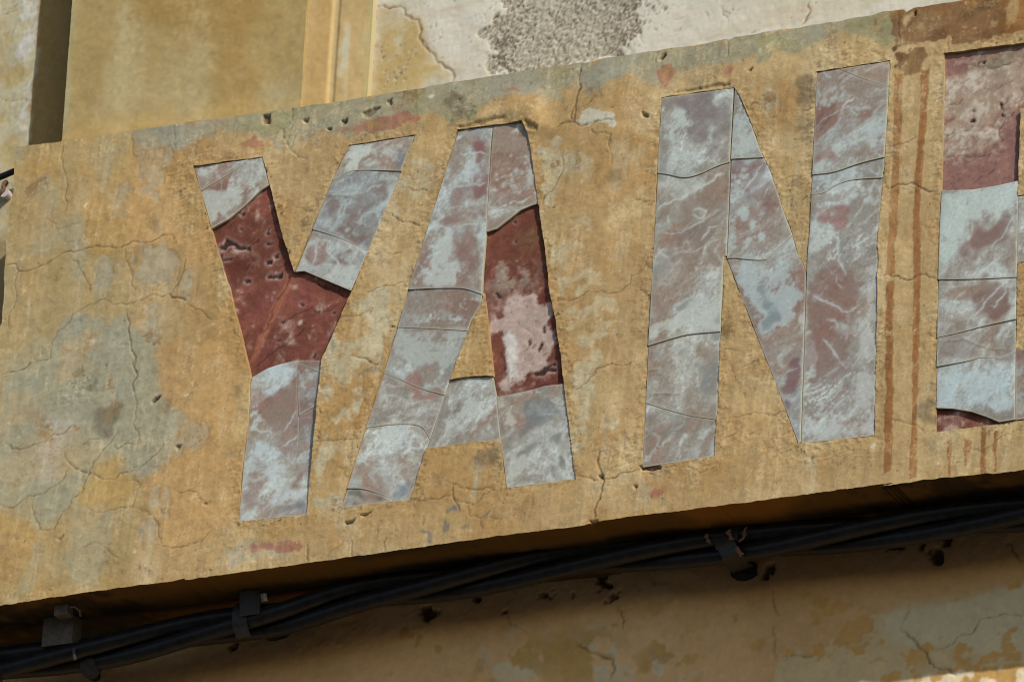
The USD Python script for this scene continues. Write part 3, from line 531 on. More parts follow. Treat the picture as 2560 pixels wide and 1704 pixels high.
def glass_paint(white=.5, warm=.5, mould=.2, blue=.2, shift=0):
    """colour raster of cloudy glass: pinkish ground, soft white bloom, a net of bright filaments, grey mould; every stroke has its own grain direction"""
    r_ = np.random.default_rng(500 + shift); an = r_.uniform(-.9, .9) + .5; st = r_.uniform(1.15, 1.9); ox, oy = r_.uniform(0, G.w), r_.uniform(0, G.h)
    cx, cy = (xx0 - G.w / 2), (yy0 - G.h / 2)
    u = (cx * math.cos(an) - cy * math.sin(an)) / st; w = (cx * math.sin(an) + cy * math.cos(an)) * (1 + .5 * (st - 1))
    q1 = [w + oy + wy * 7, u + ox + wx * 7]
    rl = lambda a_: ndi.map_coordinates(a_, q1, order=1, mode='grid-wrap')
    a, b, d_, f_, n1, n2, vn = rl(gA), rl(gB), rl(gD), rl(gF), rl(gN), rl(gN2), rl(vein)
    base = np.zeros((G.h, G.w, 3)); base[:] = col(170, 149, 132)
    def P_(c, mk):
        nonlocal base
        mk = np.clip(mk, 0, 1)[..., None]; base = base * (1 - mk) + np.asarray(c) * mk
    P_(col(156, 146, 132), (1 - warm) * .95 * sms(a + .4 * f_, -1.3, .6)); P_(col(163, 125, 108), warm * .85 * sms(-a + .5 * b + .3 * f_, -.3, 1.3)); P_(col(142, 99, 82), .7 * warm * sms(-a - .4 * b + .4 * f_, .6, 2.0))
    P_(col(160, 158, 150), .6 * sms(d_ + .4 * a + .3 * f_, -.3, 1.3))
    th = 1.25 - 2.2 * white
    core = a * .55 + b * .40 + f_ * .38 + .08 * gS
    P_(col(184, 177, 168), .75 * sms(core, th - 1.1, th + .2)); P_(col(196, 197, 191), .75 * sms(core + .1 * gS, th - .2, th + .7)); P_(col(212, 217, 214), .8 * sms(core + .25 * f_ + .12 * gS, th + .5, th + 1.5))
    net = np.maximum(sms(.12 + .09 * f_ + .06 * gS - np.abs(n1), 0, .13), .8 * sms(.09 + .08 * f_ + .03 * gS - np.abs(n2), 0, .10)) * sms(b + .4 * d_, -.9, .5)
    P_(col(216, 220, 214), .85 * net); P_(col(214, 216, 212), .6 * vn); P_(col(210, 210, 204), .7 * rl(dots))
    P_(col(128, 122, 108), 1.4 * mould * sms(b * .7 - a * .4 + .6 * f_ + .2 * gS, .7, 1.9)); P_(col(98, 96, 86), .8 * mould * sms(b * .6 + .7 * f_ + .4 * gS, 1.6, 2.6))
    P_(col(142, 151, 160), .8 * blue * sms(-d_ + .5 * b + .3 * f_, .5, 1.9))
    base *= np.clip(1 + .03 * gC + .06 * gS + .04 * f_, .7, 1.3)[..., None]
    return base
# red stone: one raster for all backings
Rr = Surf(bx0 - .01, bx1 + .01, bz0 - .01, bz1 + .01, RES, .016, seed=3)
rA, rB, rC = Rr.noise(.1, 1.7, 1, (2, .8), math.radians(20)), Rr.noise(.04, 1.4, 2), Rr.noise(.01, .9, 3)
Rr.col[:] = col(117, 68, 54)
Rr.paint(col(104, 52, 42), .8 * sms(rA, .1, 1.5)); Rr.paint(col(146, 84, 72), .7 * sms(-rA + .4 * rB, .3, 1.5))
y_low = Rr.mask([tr('F', (440, 1200), (700, 1150), (950, 1080), (1435, 1200), 'G', (1300, 0), (1190, 300), (620, 420), 'F', (540, 1568))], .03, .01)
rF = Rr.noise(.03, 1.0, 12); rS = Rr.noise(.004, .2, 13); eff = sms(rB * .5 + rA * .4 + .55 * rF + .2 * rS, .1, 1.4)
Rr.paint(col(168, 128, 116), .7 * eff * (.5 + .5 * y_low)); Rr.paint(col(196, 172, 160), .5 * sms(rF + .4 * rB + .3 * rS, 1.6, 2.7)); Rr.paint(col(136, 74, 72), .5 * y_low * sms(-rB, 0, 1.2)); Rr.paint(col(196, 172, 166), .6 * y_low * sms(rA * .6 + rB * .6 + .4 * rC, 1.2, 2.0))
seam = Rr.mask([tr('F', (935, 1060), (972, 1075), (945, 1180), (830, 1420), (750, 1568), 'G', (700, 140), (650, 230), (640, 210), 'F', (700, 1568), (800, 1340))], .002, .002); Rr.paint(col(160, 98, 76), .85 * seam)
pale = Rr.mask([tr('I', (1330, 60), (1420, -130), (1600, -230), (1760, -100), (1790, 200), (1760, 400), (1560, 540), (1480, 580), (1430, 560), (1400, 380))], .006, .012)
Rr.paint(col(190, 164, 154), .9 * sms(pale + .18 * rB + .12 * rC, .4, .75)); Rr.paint(col(214, 204, 198), .85 * sms(pale * Rr.mask([tr('I', (1350, 100), (1470, 150), (1520, 400), (1500, 560), (1440, 560), (1400, 350))], .01, .006) + .1 * rC, .35, .7))
tan_ = Rr.mask([tr('H', (1300, 930), (1620, 880), (1690, 1100), (1600, 1250), (1450, 1050))], .02, .01)
Rr.paint(col(126, 98, 66), .55 * sms(tan_ + .2 * rA, .4, 1.)); Rr.paint(col(160, 150, 136), .7 * Rr.mask([tr('H', (1350, 1250), (1500, 1190), (1640, 1250), (1650, 1350), (1500, 1480), (1300, 1500))], .02, .01) * sms(rB + .7 * rC, -.2, 1.2))
etop = Rr.mask([tr('L', (430, 60), (1100, 0), (1100, 1000), (640, 1080), (420, 1080))], .004, 0)
Rr.paint(col(150, 110, 102), .85 * etop); Rr.paint(col(178, 156, 136), etop * .7 * sms(rA * .8 + rB * .4 + .3 * rC + .5 * Rr.mask([tr('L', (480, 460), (700, 300), (900, 250), (900, 560), (850, 820), (480, 820))], .03, .01), .2, 1.3)); Rr.paint(col(205, 192, 178), etop * .6 * sms(rA * .6 + rB * .7 + .4 * rC, 1.2, 2.1)); Rr.paint(col(132, 118, 96), .75 * Rr.mask([tr('L', (600, 190), (740, 150), (980, 60), (980, 170), (830, 215), (720, 215))], .006, .004))
rk = Rr.lines([(tr('F', (290, 770), (500, 650)), .0012), (tr('F', (530, 1080), (620, 1000), (700, 930)), .0016), (tr('F', (620, 850), (700, 790)), .002), (tr('F', (1150, 1120), (1190, 1170), (1250, 1190), (1340, 1215), (1380, 1270)), .003), (tr('F', (1230, 1190), (1270, 1150)), .003), (tr('F', (1340, 1230), (1355, 1190)), .003), (tr('F', (880, 1480), (1000, 1400), (1120, 1350), (1270, 1370), (1350, 1320)), .002), (tr('G', (640, 280), (720, 220), (870, 110), (1000, 20), (1060, -60)), .0022),
               (tr('F', (830, 1450), (780, 1530), (700, 1568)), .002), (tr('F', (950, 1080), (870, 1250), (800, 1400), (720, 1568)), .0025), (tr('I', (1500, 0), (1560, 80), (1640, 150)), .0016), (tr('I', (1540, 560), (1560, 480), (1620, 450)), .003), (tr('I', (1430, 570), (1400, 430), (1380, 250)), .002), (tr('H', (1290, 980), (1400, 930), (1480, 910)), .002), (tr('H', (1500, 1120), (1640, 1080)), .0016),
               (tr('L', (590, 188), (700, 205), (820, 215), (970, 165)), .0025), (tr('L', (450, 480), (520, 465), (600, 430)), .002), (tr('L', (455, 670), (480, 685), (560, 665), (660, 635)), .002), (tr('L', (460, 830), (580, 818), (720, 825), (850, 830)), .002), (tr('L', (650, 1040), (740, 970), (830, 910)), .002), (tr('L', (880, 440), (910, 425), (860, 480), (870, 540)), .003), (tr('L', (930, 545), (890, 575), (850, 640), (865, 740)), .002), (tr('L', (700, 380), (900, 320), (975, 270)), .0016)], seed=4, jit=.12)
pit_px = [tr('F', (365, 850), (420, 830), (430, 790), (460, 800), (505, 830), (540, 850), (620, 850), (622, 885), (560, 880), (520, 880), (480, 840), (440, 845), (420, 880), (385, 885)), tr('F', (370, 920), (395, 920), (400, 960), (470, 945), (465, 955), (410, 970), (390, 950)), tr('F', (740, 970), (800, 968), (800, 995), (750, 1000)), tr('F', (750, 820), (810, 820), (800, 830), (760, 832)), tr('F', (820, 930), (850, 910), (855, 950), (830, 960)),
          tr('F', (565, 1130), (615, 1122), (622, 1140), (590, 1155)), tr('F', (755, 1090), (830, 1080), (885, 1060), (880, 1100), (800, 1100), (770, 1110)), tr('F', (440, 1165), (470, 1190), (450, 1190)), tr('F', (530, 580), (570, 585), (565, 605), (550, 595)), tr('F', (535, 700), (550, 700), (555, 725), (540, 722)), tr('F', (1030, 1310), (1060, 1325), (1055, 1340), (1040, 1330)), tr('F', (870, 1465), (890, 1465), (885, 1485), (868, 1478)), tr('F', (1285, 1380), (1315, 1385), (1300, 1400)), tr('F', (755, 740), (775, 715), (770, 760)), tr('F', (620, 470), (640, 465), (630, 480)),
          tr('G', (830, 50), (870, 48), (860, 60)), tr('G', (1120, 190), (1145, 160), (1140, 190)), tr('G', (870, 150), (890, 180), (880, 180)), tr('I', (1580, 185), (1595, 180), (1600, 220), (1585, 225)), tr('I', (1660, 245), (1690, 190), (1710, 200), (1680, 245), (1670, 275)), tr('I', (1615, 460), (1680, 430), (1720, 400), (1800, 360), (1810, 375), (1760, 390), (1810, 410), (1815, 435), (1780, 430), (1740, 430), (1700, 470), (1640, 470)), tr('I', (1700, 80), (1715, 75), (1715, 120), (1705, 115)),
          tr('H', (1465, 915), (1490, 900), (1485, 920)), tr('H', (1320, 1480), (1350, 1510), (1365, 1540), (1340, 1530)), tr('H', (1475, 1065), (1490, 1070), (1488, 1085)), tr('L', (640, 570), (670, 570), (668, 585), (648, 585)), tr('L', (650, 508), (665, 508), (662, 518)), tr('L', (860, 535), (890, 545), (880, 555), (862, 550)), tr('L', (693, 172), (706, 172), (704, 184)), tr('L', (730, 168), (746, 168), (742, 178)), tr('L', (852, 450), (868, 450), (866, 492), (856, 490)), tr('L', (925, 540), (945, 530), (935, 550))]
pm = sms(Rr.mask(pit_px, .0006, .0012), .3, .6)
sp = sms(Rr.noise(.006, .6, 9) + .3 * rF, 2.7, 3.2) * (1 - etop) * .8
dil = ndi.gaussian_filter(np.maximum(pm, sp), 2.0)
Rr.paint(col(186, 150, 142), np.clip(dil * 1.6, 0, .6)); Rr.paint(col(48, 24, 20), .92 * np.maximum(np.maximum(pm, sp), .75 * np.clip(rk * 1.2, 0, 1)))
Rr.col *= np.array([1.02, 1.0, .86]); Rr.col *= np.clip(1 + .05 * rC + .05 * rS + .05 * rF, .6, 1.4)[..., None]
Rr.hgt = .0009 * seam + .0004 * rA + .0003 * rB + .0002 * rC - .0032 * pm - .002 * sp - .0015 * rk + .0003 * rF + .00012 * rS

cuts = {
 ('Y', 'up'): [tr('F', (170, 400), (205, 380), (440, 240), (590, 130), (630, 80))],
 ('Y', 1): [tr('F', (1255, 305), (1285, 290), (1400, 225), (1500, 208), (1850, 220), (1900, 222)), tr('F', (1090, 690), (1120, 695), (1300, 750), (1450, 820), (1570, 885), (1620, 915))],
 ('Y', 2): [tr('G', (1004, 150), (1000, 180), (985, 320), (1005, 645), (1000, 870), (970, 1060), (760, 1482), (750, 1520)), tr('G', (990, 205), (1002, 216), (1160, 290), (1200, 310)), tr('G', (990, 655), (1006, 646), (1145, 560), (1200, 530))],
 ('A', 0): [tr('H', (550, 1448), (590, 1450), (750, 1440), (950, 1435), (1060, 1440), (1185, 1485), (1240, 1510)), tr('I', (470, 50), (500, 55), (750, 65), (1070, 85), (1120, 90)), tr('I', (350, 415), (390, 432), (520, 480), (690, 560), (885, 608), (920, 620)), tr('I', (200, 882), (245, 877), (400, 855), (560, 843), (680, 855), (730, 900), (765, 975), (790, 1010)), tr('I', (50, 1370), (90, 1370), (210, 1370), (340, 1410), (420, 1445), (475, 1478), (500, 1500))],
 ('N', 0): [tr('J', (180, 815), (210, 825), (290, 835), (430, 870), (560, 835), (690, 770), (800, 735), (840, 725)), tr('K', (80, 640), (120, 625), (270, 580), (400, 545), (615, 528), (660, 525)), tr('K', (90, 1020), (108, 1030), (220, 1065), (400, 1115), (590, 1140), (640, 1150))],
 ('N', 1): [tr('J', (780, 713), (805, 712), (1040, 700), (1100, 698)), tr('J', (740, 1515), (775, 1520), (850, 1515), (900, 1525), (1080, 1540), (1120, 1510), (1230, 1400), (1300, 1340), (1340, 1300))],
 ('N', 2): [tr('D', (430, 578), (475, 600), (700, 690), (895, 750), (950, 770)), tr('J', (1440, 845), (1480, 840), (1650, 825), (1850, 750), (2050, 700), (2100, 690)), tr('J', (1430, 1003), (1475, 1000), (1560, 995), (1640, 935), (1760, 885), (1900, 870), (2050, 862), (2100, 860))],
 ('E', 0): [tr('M', (340, 152), (385, 152), (600, 152), (870, 138), (920, 135)), tr('M', (340, 540), (385, 530), (540, 495), (700, 450), (885, 410), (930, 400)), tr('M', (340, 725), (380, 720), (600, 680), (640, 660), (780, 665), (860, 630), (930, 600))],
}
glass_px = {('Y', 'up'): tr('F', (145, 185), (705, 105), (755, 335), (690, 375), (560, 500), (430, 610), (290, 687)),
            ('Y', 1): tr('F', (1410, 12), 'B', (880, 885), 'F', (1830, 240), (1570, 880), (1430, 1198), (1180, 1092), (1045, 1034), (975, 1042), (1180, 530), (1280, 290)),
            ('Y', 2): strokes['Y'][2], ('A', 0): strokes['A'][0], ('A', 'bar'): strokes['A'][2],
            ('A', 'up'): tr('H', (1286, 112), (1525, 85), (1568, 180), (1605, 400), (1648, 745), (1600, 757), (1500, 800), (1400, 880), (1310, 950), (1226, 978), (1250, 600), (1272, 240)),
            ('A', 'low'): tr('I', (1308, 622), (1480, 592), (1600, 562), (1700, 532), (1858, 515), (1905, 900), (1955, 1298), (1393, 1365), (1345, 972)),
            ('N', 0): strokes['N'][0], ('N', 1): strokes['N'][1], ('N', 2): strokes['N'][2],
            ('E', 0): tr('L', (430, 1050), (640, 1046), (820, 1015), (968, 980), (958, 1568), 'M', (884, 600), (884, 1068), (780, 1084), (700, 1050), (600, 1016), (480, 996), (368, 990), (375, 500), (385, 0), 'L', (412, 1568), (418, 1300)),
            ('E', 'mid'): strokes['E'][2], ('E', 'low'): strokes['E'][3]}
looks = {('Y', 'up'): dict(white=0.30, warm=.75, mould=.1, blue=.1, shift=1), ('Y', 1): dict(white=0.52, warm=.7, mould=.05, blue=.35, shift=2), ('Y', 2): dict(white=0.62, warm=.65, mould=.08, blue=.35, shift=3),
         ('A', 0): dict(white=0.37, warm=.65, mould=.25, blue=.25, shift=4), ('A', 'bar'): dict(white=0.44, warm=.55, mould=.05, blue=.5, shift=5), ('A', 'up'): dict(white=0.20, warm=.7, mould=.05, blue=.1, shift=6), ('A', 'low'): dict(white=0.47, warm=.4, mould=.5, blue=.5, shift=7),
         ('N', 0): dict(white=0.36, warm=.35, mould=.4, blue=.2, shift=8), ('N', 1): dict(white=0.54, warm=.6, mould=.3, blue=.3, shift=9), ('N', 2): dict(white=0.05, warm=1.0, mould=.15, blue=.0, shift=10),
         ('E', 0): dict(white=0.58, warm=.6, mould=.15, blue=.4, shift=11), ('E', 'mid'): dict(white=0.52, warm=.5, mould=.1, blue=.3, shift=12), ('E', 'low'): dict(white=0.52, warm=.6, mould=.1, blue=.3, shift=13)}
# extra bloom and tints, blue-grey sky reflection painted in at pane ends: (region, photo polygon, colour, strength)
extra = [('Y', (205, 214, 213), .85, tr('F', (1370, 220), (1440, 100), (1560, 40), (1620, 60), (1500, 160), (1440, 220))), ('Y', (200, 210, 210), .8, tr('F', (1830, 260), (1760, 480), (1680, 680), (1560, 900), (1500, 1000), (1580, 700), (1720, 330))), ('Y', (204, 214, 216), .85, tr('G', (640, 340), (800, 250), (960, 260), (960, 400), (800, 480), (640, 580))), ('Y', (205, 214, 214), .8, tr('G', (1010, 240), (1150, 300), (1140, 540), (1020, 610))),
         ('Y', (128, 88, 80), .8, tr('F', (1270, 860), (1340, 820), (1430, 890), (1410, 1000), (1330, 1000), (1260, 930))), ('Y', (150, 106, 90), .7, tr('F', (1140, 830), (1220, 760), (1230, 900), (1160, 1010), (1110, 960))), ('Y', (205, 214, 216), .75, tr('G', (640, 880), (900, 960), (860, 1130), (760, 1240), (620, 1110))), ('Y', (205, 210, 212), .8, tr('G', (800, 1300), (1000, 1200), (1060, 1250), (1060, 1330), (830, 1400))), ('Y', (150, 60, 62), .9, tr('G', (785, 1010), (815, 960), (825, 990), (795, 1035))),
         ('Y', (116, 126, 138), .6, tr('G', (780, 1440), (1065, 1330), (1060, 1460), (780, 1480))), ('Y', (120, 130, 140), .65, tr('F', (1800, 60), (1925, 20), (1860, 200), (1780, 180))),
         ('A', (206, 206, 200), .85, tr('H', (850, 960), (950, 980), (970, 1300), (930, 1440), (640, 1420), (780, 1250))), ('A', (206, 208, 204), .8, tr('H', (1060, 340), (1120, 330), (1110, 620), (1060, 600), (1000, 420))), ('A', (146, 88, 84), .8, tr('H', (1130, 160), (1270, 150), (1240, 560), (1180, 740), (1120, 580), (1150, 400))), ('A', (198, 200, 192), .75, tr('I', (500, 90), (1060, 110), (950, 380), (650, 380), (480, 220))), ('A', (176, 120, 104), .75, tr('I', (560, 470), (830, 560), (860, 600), (560, 600))),
         ('A', (104, 104, 92), .8, tr('I', (120, 1420), (330, 1430), (440, 1470), (80, 1510))), ('A', (108, 118, 136), .7, tr('I', (430, 1360), (600, 1340), (590, 1460), (480, 1470))), ('A', (206, 212, 212), .75, tr('I', (420, 880), (720, 930), (740, 1060), (560, 1100), (400, 1000))), ('A', (206, 208, 206), .75, tr('H', (1350, 600), (1450, 580), (1600, 380), (1640, 560), (1400, 740), (1340, 700))), ('A', (214, 210, 198), .7, tr('I', (1330, 640), (1440, 800), (1380, 920))), ('A', (214, 214, 206), .7, tr('I', (1400, 1120), (1600, 1120), (1560, 1320), (1410, 1330))), ('A', (118, 122, 124), .6, tr('I', (1560, 700), (1860, 680), (1870, 790), (1680, 900), (1600, 900))),
         ('N', (140, 124, 122), .7, tr('J', (300, 240), (800, 180), (790, 500), (560, 580), (420, 480), (400, 300))), ('N', (206, 214, 208), .8, tr('J', (290, 340), (390, 330), (380, 560), (310, 560))), ('N', (204, 210, 206), .75, tr('K', (130, 560), (600, 470), (610, 530), (280, 560), (125, 620))), ('N', (196, 208, 208), .7, tr('K', (700, 40), (1180, 40), (1180, 420), (1000, 560), (860, 420))), ('N', (128, 138, 138), .75, tr('K', (930, 160), (1010, 150), (1040, 480), (950, 490))), ('N', (132, 92, 92), .8, tr('K', (1030, 780), (1160, 700), (1170, 800), (1140, 1040), (1060, 980))), ('N', (140, 98, 92), .6, tr('J', (830, 780), (1080, 740), (1150, 950), (1150, 1080), (850, 1060))),
         ('N', (206, 210, 208), .75, tr('J', (1940, 420), (2060, 360), (2050, 680), (1950, 650))), ('N', (204, 200, 192), .7, tr('K', (1640, 60), (1700, 60), (1690, 1200), (1560, 980), (1620, 600))), ('N', (208, 204, 198), .7, tr('K', (1190, 1180), (1690, 1150), (1690, 1250), (1190, 1300))), ('N', (160, 100, 84), .7, tr('J', (1520, 1100), (1660, 1080), (1780, 1130), (1850, 1250), (1600, 1200))), ('N', (214, 210, 204), .8, tr('K', (1230, 100), (1260, 130), (1240, 800), (1195, 900))),
         ('E', (206, 216, 212), .8, tr('L', (430, 1070), (940, 1010), (930, 1130), (700, 1300), (560, 1568), (415, 1568))), ('E', (206, 218, 220), .75, tr('M', (380, 800), (870, 700), (870, 1050), (700, 1020), (370, 970))), ('E', (138, 106, 94), .75, tr('M', (620, 360), (700, 190), (860, 160), (870, 380), (700, 410))), ('E', (140, 118, 110), .7, tr('L', (820, 1200), (940, 1160), (930, 1400), (820, 1480), (640, 1560))), ('E', (212, 220, 220), .85, tr('M', (620, 440), (720, 280), (800, 150), (860, 60), (880, 20), (760, 230)))]
W1, W2, PK = (214, 220, 214), (206, 210, 204), (143, 102, 88)
extra += [('Y', W1, .85, tr('S', (470, 340), (520, 200), (620, 150), (720, 150), (640, 260), (560, 370), (440, 420))), ('Y', W2, .8, tr('S', (560, 420), (1050, 420), (1000, 560), (880, 520), (620, 470))), ('Y', W1, .85, tr('S', (1040, 420), (980, 620), (900, 800), (760, 1100), (690, 1180), (760, 1000), (860, 700), (930, 520))),
  ('Y', W2, .85, tr('S', (0, 1240), (60, 1080), (110, 1040), (170, 1080), (150, 1180), (80, 1300), (60, 1480), (0, 1470))), ('Y', W2, .85, tr('S', (330, 1380), (480, 1440), (640, 1300), (700, 1270), (590, 1500), (420, 1568), (280, 1500))), ('Y', W2, .8, tr('F', (200, 390), (420, 420), (520, 400), (560, 470), (420, 590), (290, 670), (230, 560))), ('Y', W2, .7, tr('F', (180, 190), (300, 180), (340, 230), (230, 350), (190, 330))),
  ('Y', PK, .7, tr('G', (840, 420), (890, 430), (760, 560), (690, 600), (720, 520))), ('Y', (150, 128, 114), .75, tr('G', (850, 520), (990, 470), (990, 600), (860, 800), (760, 760), (760, 640))), ('Y', PK, .75, tr('G', (930, 1160), (1030, 1120), (1010, 1240), (930, 1290))), ('Y', W1, .8, tr('G', (600, 640), (700, 600), (720, 700), (640, 780), (590, 760))), ('Y', PK, .6, tr('G', (540, 1150), (640, 1180), (760, 1400), (620, 1440), (540, 1350))),
  ('Y', PK, .7, tr('S', (430, 960), (560, 970), (720, 1020), (700, 1180), (560, 1120), (400, 1060), (330, 1060))), ('Y', PK, .6, tr('S', (600, 590), (800, 510), (920, 530), (880, 600), (700, 640), (620, 650))), ('Y', PK, .6, tr('S', (200, 860), (300, 690), (420, 690), (340, 900), (220, 940))), ('Y', PK, .55, tr('S', (440, 780), (500, 740), (560, 790), (640, 740), (740, 760), (640, 860), (640, 960), (420, 930))),
  ('A', W2, .8, tr('I', (830, 730), (960, 720), (1080, 640), (1150, 560), (1150, 740), (1020, 900), (800, 900))), ('A', PK, .55, tr('H', (930, 650), (1220, 600), (1215, 740), (930, 780))), ('A', PK, .6, tr('H', (920, 810), (1215, 780), (1200, 900), (950, 950), (900, 900))), ('A', PK, .6, tr('H', (1290, 560), (1420, 550), (1330, 740), (1270, 800))), ('A', (170, 148, 136), .7, tr('H', (1290, 150), (1500, 120), (1560, 300), (1320, 330))), ('A', PK, .5, tr('H', (980, 1000), (1190, 960), (1180, 1380), (960, 1300))),
  ('N', W2, .8, tr('J', (290, 870), (400, 900), (380, 980), (280, 980))), ('N', W2, .8, tr('J', (440, 880), (560, 880), (680, 860), (560, 960), (480, 960))), ('N', W2, .8, tr('K', (400, 470), (620, 300), (610, 530), (430, 540))), ('N', W2, .75, tr('K', (130, 480), (400, 440), (600, 480), (280, 570), (125, 610))), ('N', W2, .8, tr('J', (840, 270), (960, 380), (1010, 560), (930, 680), (830, 650), (830, 400))), ('N', W1, .85, tr('J', (900, 1010), (850, 1070), (815, 1060), (810, 980))), ('N', W2, .8, tr('J', (930, 1160), (980, 1150), (960, 1270), (920, 1260))), ('N', W2, .8, tr('J', (1080, 1200), (1140, 1200), (1120, 1340), (1020, 1420), (900, 1440), (1010, 1320))),
  ('N', (150, 132, 116), .6, tr('J', (230, 1080), (760, 900), (760, 1120), (420, 1280), (200, 1280))), ('N', (140, 116, 106), .6, tr('J', (330, 1360), (700, 1200), (740, 1340), (480, 1460), (330, 1480))), ('N', (158, 96, 78), .6, tr('J', (1840, 380), (1960, 310), (1980, 380), (1870, 450))), ('N', (158, 100, 80), .55, tr('J', (1540, 700), (1640, 540), (1700, 560), (1600, 780))), ('N', PK, .6, tr('K', (1260, 200), (1420, 60), (1600, 200), (1560, 500), (1260, 480))), ('N', PK, .55, tr('K', (1240, 500), (1540, 520), (1520, 800), (1230, 900))),
  ('N', W1, .9, tr('K', (470, 100), (500, 80), (515, 110), (490, 140), (465, 130))), ('N', W1, .9, tr('K', (435, 170), (455, 165), (460, 185), (440, 190))), ('N', W1, .85, tr('K', (205, 150), (260, 140), (255, 170), (215, 165))), ('N', W1, .85, tr('K', (515, 245), (550, 240), (545, 280), (520, 280))), ('N', W1, .8, tr('K', (235, 235), (280, 230), (270, 260), (240, 255))),
  ('E', PK, .6, tr('L', (560, 1520), (820, 1280), (900, 1350), (700, 1568))), ('E', (140, 106, 96), .7, tr('M', (800, 290), (870, 200), (880, 380), (780, 400))), ('E', (150, 130, 118), .6, tr('M', (390, 540), (700, 470), (640, 640), (390, 690)))]
